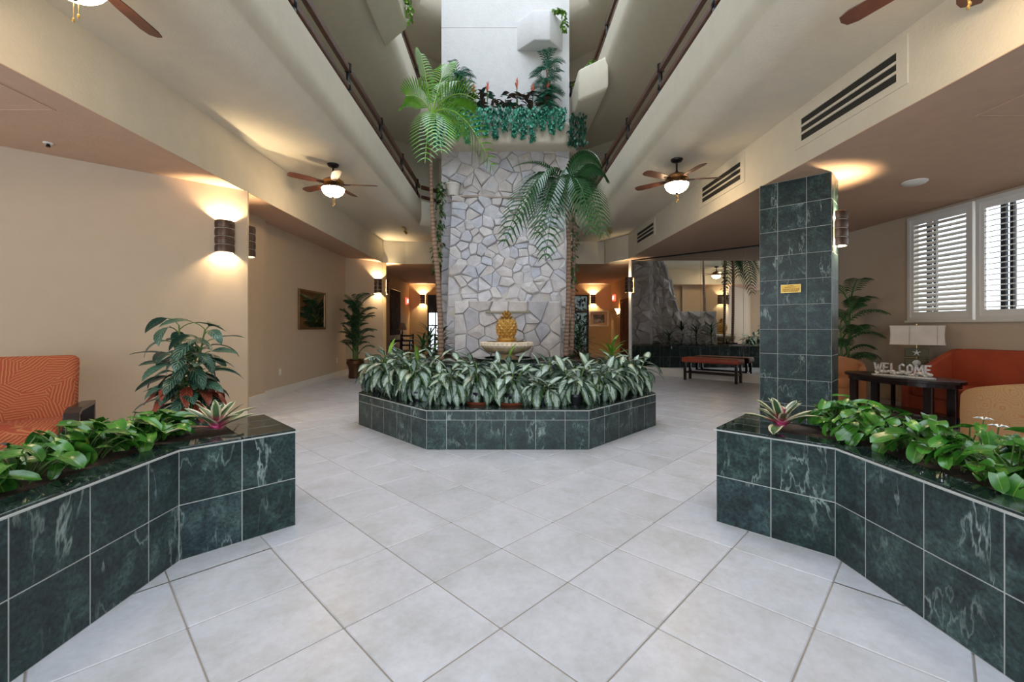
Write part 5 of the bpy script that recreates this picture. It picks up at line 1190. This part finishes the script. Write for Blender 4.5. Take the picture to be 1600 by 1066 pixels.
# welcome sign: real letters on a decorated bar
ws = thing('welcome_sign', 'silver cut-out sign reading WELCOME on the oval table', 'sign', T(5.13, 5.62, 0.611) @ RZ(R(-62)))
MB().prism([(-0.29, -0.03), (0.29, -0.03), (0.33, 0.0), (0.29, 0.03), (-0.29, 0.03), (-0.33, 0.0)], 0, 0.025).obj('base', MT['silver'], ws, bevel=0.006)
orn = MB(); r_ = random.Random(3)
for k in range(34):
    x = -0.28 + 0.56 * k / 33; s = r_.uniform(0.014, 0.026); orn.lathe([(0.001, -s), (s * 0.8, -s * .5), (s, 0), (s * 0.8, s * .5), (0.001, s)], 8, T(x, r_.uniform(-.006, .006), 0.035 + r_.uniform(0, 0.035)))
tag(orn.obj('ornament', MT['silver'], ws, smooth='auto'), kind='stuff')
GL = {'W': [(0, 1, .25, 0), (.25, 0, .5, .8), (.5, .8, .75, 0), (.75, 0, 1, 1)], 'E': [(0, 0, 0, 1), (0, 0, .8, 0), (0, .5, .65, .5), (0, 1, .8, 1)], 'L': [(0, 0, 0, 1), (0, 0, .8, 0)], 'C': [(.85, .85, .5, 1), (.5, 1, .1, .8), (.1, .8, .1, .2), (.1, .2, .5, 0), (.5, 0, .85, .15)], 'O': [(.5, 0, .1, .25), (.1, .25, .1, .75), (.1, .75, .5, 1), (.5, 1, .9, .75), (.9, .75, .9, .25), (.9, .25, .5, 0)], 'M': [(0, 0, .1, 1), (.1, 1, .5, .25), (.5, .25, .9, 1), (.9, 1, 1, 0)]}
x = -0.29
for chh in 'WELCOME':
    wl = 0.078 if chh in 'WM' else 0.058; m = MB()
    for (a, b, c, d) in GL[chh]:
        p, q = Vector((a * wl, b * 0.10)), Vector((c * wl, d * 0.10)); dd = (q - p).normalized(); nn = Vector((-dd.y, dd.x)) * 0.009; p -= dd * 0.006; q += dd * 0.006
        m.prism([p - nn, q - nn, q + nn, p + nn], -0.012, 0.012, T(x, 0, 0.068) @ RX(R(90)))
    m.obj('letter', MT['silver'], ws); x += wl + 0.022
# end table and lamp
et = thing('end_table', 'small dark wood end table under the shaded lamp', 'table', T(6.30, 6.66, 0))
MB().box(-0.22, 0.22, -0.22, 0.22, 0.52, 0.55).obj('table_top', MT['dark_wood'], et, bevel=0.005)
for sx in (-1, 1):
    for sy in (-1, 1): MB().box(sx * 0.19 - 0.02, sx * 0.19 + 0.02, sy * 0.19 - 0.02, sy * 0.19 + 0.02, 0, 0.52).obj('leg', MT['dark_wood'], et)
lp = thing('table_lamp', 'table lamp with wide cream shade and shell-decorated olive base', 'lamp', T(6.30, 6.66, 0.551) @ RZ(R(-43)))
MB().box(-0.10, 0.10, -0.06, 0.06, 0, 0.03).obj('base', MT['dark_wood'], lp, bevel=0.005)
MB().tube([(0, 0, 0.03), (0, 0, 0.64)], 0.010, 8).obj('pole', MT['brass'], lp)
for z in (0.09, 0.25):
    p_ = MB().box(-0.135, 0.135, -0.035, 0.035, z, z + 0.135).obj('shell_panel', MT['olive'], lp, bevel=0.006)
    m = MB()
    if z > 0.2:
        for k in range(5):
            a = k * 1.2566 + 0.3; m.add([(0.0, 0, 0), (0.016 * math.cos(a - .6), -0.008, 0.016 * math.sin(a - .6)), (0.055 * math.cos(a), -0.004, 0.055 * math.sin(a)), (0.016 * math.cos(a + .6), -0.008, 0.016 * math.sin(a + .6))], [(0, 1, 2), (0, 2, 3)])
        m.obj('starfish', MT['white_flower'], p_, T(0, -0.042, z + 0.068))
    else: m.lathe([(0.001, 0.02), (0.03, 0.015), (0.048, 0)], 16, RX(R(90))).obj('sand_dollar', MT['white_flower'], p_, T(0, -0.036, z + 0.068), smooth='auto')
sh = MB(); n = 10; vs = []
for zz in [i / n for i in range(n + 1)]:
    k = 1 - 0.05 * math.sin(math.pi * zz); vs += [(sx * 0.31 * k, sy * 0.16 * k, 0.44 + 0.29 * zz) for sx, sy in ((-1, -1), (1, -1), (1, 1), (-1, 1))]
sh.add(vs, [(i * 4 + k, i * 4 + (k + 1) % 4, (i + 1) * 4 + (k + 1) % 4, (i + 1) * 4 + k) for i in range(n) for k in range(4)]); sho = sh.obj('shade', MT['shade'], lp)
for x in (-0.30, -0.08, 0.22, 0.30): MB().box(x - 0.002, x + 0.002, -0.163, -0.157, 0.445, 0.725).obj('seam', plain('seam', (0.5, 0.42, 0.36), 0.8), sho)
MB().lathe([(0.001, 0.76), (0.012, 0.755), (0.012, 0.735), (0.001, 0.73)], 10).obj('finial', MT['brass'], lp)
# bench in front of the mirror wall
bn = thing('bench', 'rust-red upholstered bench with dark legs before the mirror wall', 'bench', T(4.79, 10.05, 0) @ RZ(R(-45)))
cushion('seat_cushion', 1.26, 0.42, 0.12, MT['bench'], bn, T(0, 0, 0.42), 0.035)
for x in (-0.56, 0.56):
    for y in (-0.15, 0.15): MB().box(x - 0.025, x + 0.025, y - 0.025, y + 0.025, 0, 0.425).obj('leg', MT['dark_wood'], bn)
for x in (-0.56, 0.56): MB().box(x - 0.014, x + 0.014, -0.125, 0.125, 0.17, 0.20).obj('stretcher', MT['dark_wood'], bn)
for y in (-0.15, 0.15): MB().box(-0.535, 0.535, y - 0.014, y + 0.014, 0.17, 0.20).obj('stretcher', MT['dark_wood'], bn)

# ------------------------------------------------------------------ back lobby
r = thing('framed_picture', 'pale framed picture of dark boats on ochre lobby wall', 'picture', T(4.05, 18.69, 1.60))
for nm, x0, x1, z0, z1 in (('frame_side', -0.42, -0.37, -0.34, 0.34), ('frame_side', 0.37, 0.42, -0.34, 0.34), ('frame_rail', -0.37, 0.37, 0.29, 0.34), ('frame_rail', -0.37, 0.37, -0.34, -0.29)): MB().box(x0, x1, -0.03, 0, z0, z1).obj(nm, MT['paper'], r)
MB().box(-0.37, 0.37, -0.012, 0, -0.29, 0.29).obj('mat_board', plain('picture_mat', (0.50, 0.36, 0.24), 0.8), r)
m, nt, b = newmat('boat_print'); v, rr_ = coords(nt, False); nt.links.new(ramp(nt, noise_tex(nt, v, 3.2, 6, 0.6, 0.4), [(0.35, (0.02, 0.02, 0.025)), (0.5, (0.08, 0.08, 0.09)), (0.68, (0.45, 0.45, 0.45))]), b.inputs['Base Color'])
MB().box(-0.24, 0.24, -0.016, -0.012, -0.17, 0.17).obj('print', m, r)
def exit_sign(M, label):
    r = thing('exit_sign', label, 'sign', M); MB().box(-0.15, 0.15, -0.03, 0.03, -0.13, 0.13).obj('housing', MT['exit'], r, bevel=0.005, seg=1)
    x = -0.115
    for segs in (((0, 0, 0, 1), (0, 0, 1, 0), (0, .5, .8, .5), (0, 1, 1, 1)), ((0, 0, 1, 1), (0, 1, 1, 0)), ((.5, 0, .5, 1),), ((.5, 0, .5, 1), (0, 1, 1, 1))):
        m = MB()
        for (a, b, c, d) in segs:
            p, q = Vector((a * 0.045, b * 0.13)), Vector((c * 0.045, d * 0.13)); dd = (q - p).normalized(); nn = Vector((-dd.y, dd.x)) * 0.008
            m.prism([p - nn - dd * .006, q - nn + dd * .006, q + nn + dd * .006, p + nn - dd * .006], -0.003, 0.003, T(x, -0.033, -0.065) @ RX(R(90)))
        m.obj('letter', MT['exit_letter'], r); x += 0.063
exit_sign(T(4.54, 18.05, 2.45) @ RZ(R(-90)), 'glowing red exit sign on ochre wall near the wood door'); exit_sign(T(-4.04, 18.1, 2.32) @ RZ(R(90)), 'glowing red exit sign beyond the dark tapestry'); exit_sign(T(2.62, 18.66, 2.75), 'glowing red exit sign over the dark glazed door')
dr = tag(link('door_4', None), kind='structure')
MB().box(4.50, 4.58, 15.75, 16.95, 0, 2.3).obj('door_frame', MT['door_wood'], dr); 
for y0, y1 in ((15.83, 16.33), (16.37, 16.87)):
    for z0, z1 in ((0.15, 0.9), (1.0, 1.6), (1.7, 2.2)): MB().box(4.48, 4.505, y0 + .04, y1 - .04, z0, z1).obj('panel', MT['door_wood'], dr, bevel=0.01)
tl = thing('torch_lamp', 'glowing shell-shaped wall lamp beside the wood door', 'wall lamp', T(4.56, 17.3, 1.85) @ RZ(R(90)))
MB().lathe([(0.03, -0.1), (0.06, 0), (0.13, 0.12), (0.11, 0.12), (0.04, 0.0), (0.001, -0.1)], 14, T(0, 0.05, 0)).obj('shade', emit('torch_glow', (1, 0.62, 0.28), 6), tl, smooth='auto'); MB().box(-0.03, 0.03, 0, 0.05, -0.15, -0.08).obj('bracket', MT['dark_metal'], tl)
tp = thing('tapestry', 'dark woven tapestry hanging on the lobby wall', 'tapestry', T(-4.06, 16.2, 1.85))
MB().box(0, 0.03, -0.72, 0.72, -0.9, 0.75).obj('cloth', plain('tapestry_cloth', (0.05, 0.028, 0.018), 0.95, var=0.8, scale=5), tp); MB().tube([(0.03, -0.78, 0.76), (0.03, 0.78, 0.76)], 0.02, 8).obj('rod', MT['dark_wood'], tp)
ct = thing('console_table', 'dark wood console table below the tapestry', 'table', T(-3.78, 16.0, 0))
MB().box(-0.22, 0.22, -0.7, 0.7, 0.72, 0.77).obj('table_top', MT['dark_wood'], ct)
for x in (-0.18, 0.18):
    for y in (-0.64, 0.64): MB().box(x - 0.03, x + 0.03, y - 0.03, y + 0.03, 0, 0.72).obj('leg', MT['dark_wood'], ct)
ll = thing('buffet_lamp', 'slim dark lamp with tan shade on the console table', 'lamp', T(-3.8, 16.25, 0.771)); MB().lathe([(0.001, 0), (0.08, 0), (0.03, 0.03), (0.015, 0.1), (0.03, 0.25), (0.012, 0.4), (0.001, 0.42)], 14).obj('base', MT['dark_wood'], ll, smooth='auto'); MB().lathe([(0.17, 0.36), (0.08, 0.62)], 20).obj('shade', plain('tan_shade', (0.4, 0.26, 0.16), 0.8), ll, smooth='auto')
def side_chair(x, y, rot, label):
    r = thing('side_chair', label, 'chair', T(x, y, 0) @ RZ(rot)); MB().box(-0.24, 0.24, -0.22, 0.22, 0.42, 0.48).obj('seat', MT['door_wood'], r, bevel=0.01)
    for sx in (-0.21, 0.21):
        MB().box(sx - 0.02, sx + 0.02, -0.21, -0.17, 0, 0.42).obj('leg', MT['dark_wood'], r); MB().box(sx - 0.02, sx + 0.02, 0.17, 0.21, 0, 1.0).obj('leg', MT['dark_wood'], r)
    for z in (0.6, 0.75, 0.92): MB().box(-0.19, 0.19, 0.175, 0.205, z, z + 0.06).obj('back_slat', MT['dark_wood'], r)
side_chair(-3.2, 14.6, R(30), 'dark ladder-back chair near the tapestry and console table'); side_chair(-2.6, 15.6, R(-60), 'dark ladder-back chair near the bright glazed lobby door')
# shrubs outside the dark glazed door
for k, (x, y) in enumerate(((2.6, 20.2), (3.85, 20.2), (5.1, 20.4), (3.3, 21.7))):
    r_ = random.Random(700 + k); root = thing('garden_shrub', 'dense dark shrub outside the dark glazed door', 'shrub', T(x, y, -0.2), 'shrubs outside the lobby'); BL = leaf_me('leaf', 0.2, 0.08, R(40), 0.2, MT['bush'], 'lance', 4)
    items = []
    for i in range(420):
        a = r_.uniform(0, 6.28); z = 3.2 * r_.random(); q = 0.62 * math.sqrt(r_.random()) * (1.1 - z / 6); items.append((BL, leaf_M(math.cos(a) * q, math.sin(a) * q, z, r_.uniform(0, 6.28), R(r_.uniform(-40, 40)), 0, r_.uniform(0.8, 1.5))))
    merge_leaves('foliage', items, MT['bush'], root); MB().tube([(0, 0, 0), (0, 0, 2.0)], 0.05, 8).obj('trunk', MT['trunk'], root)
tag(MB().box(-15, 6.9, 18.9, 40, -0.3, -0.15).obj('paving', plain('terrace', (0.45, 0.44, 0.42), 0.9)), kind='structure')
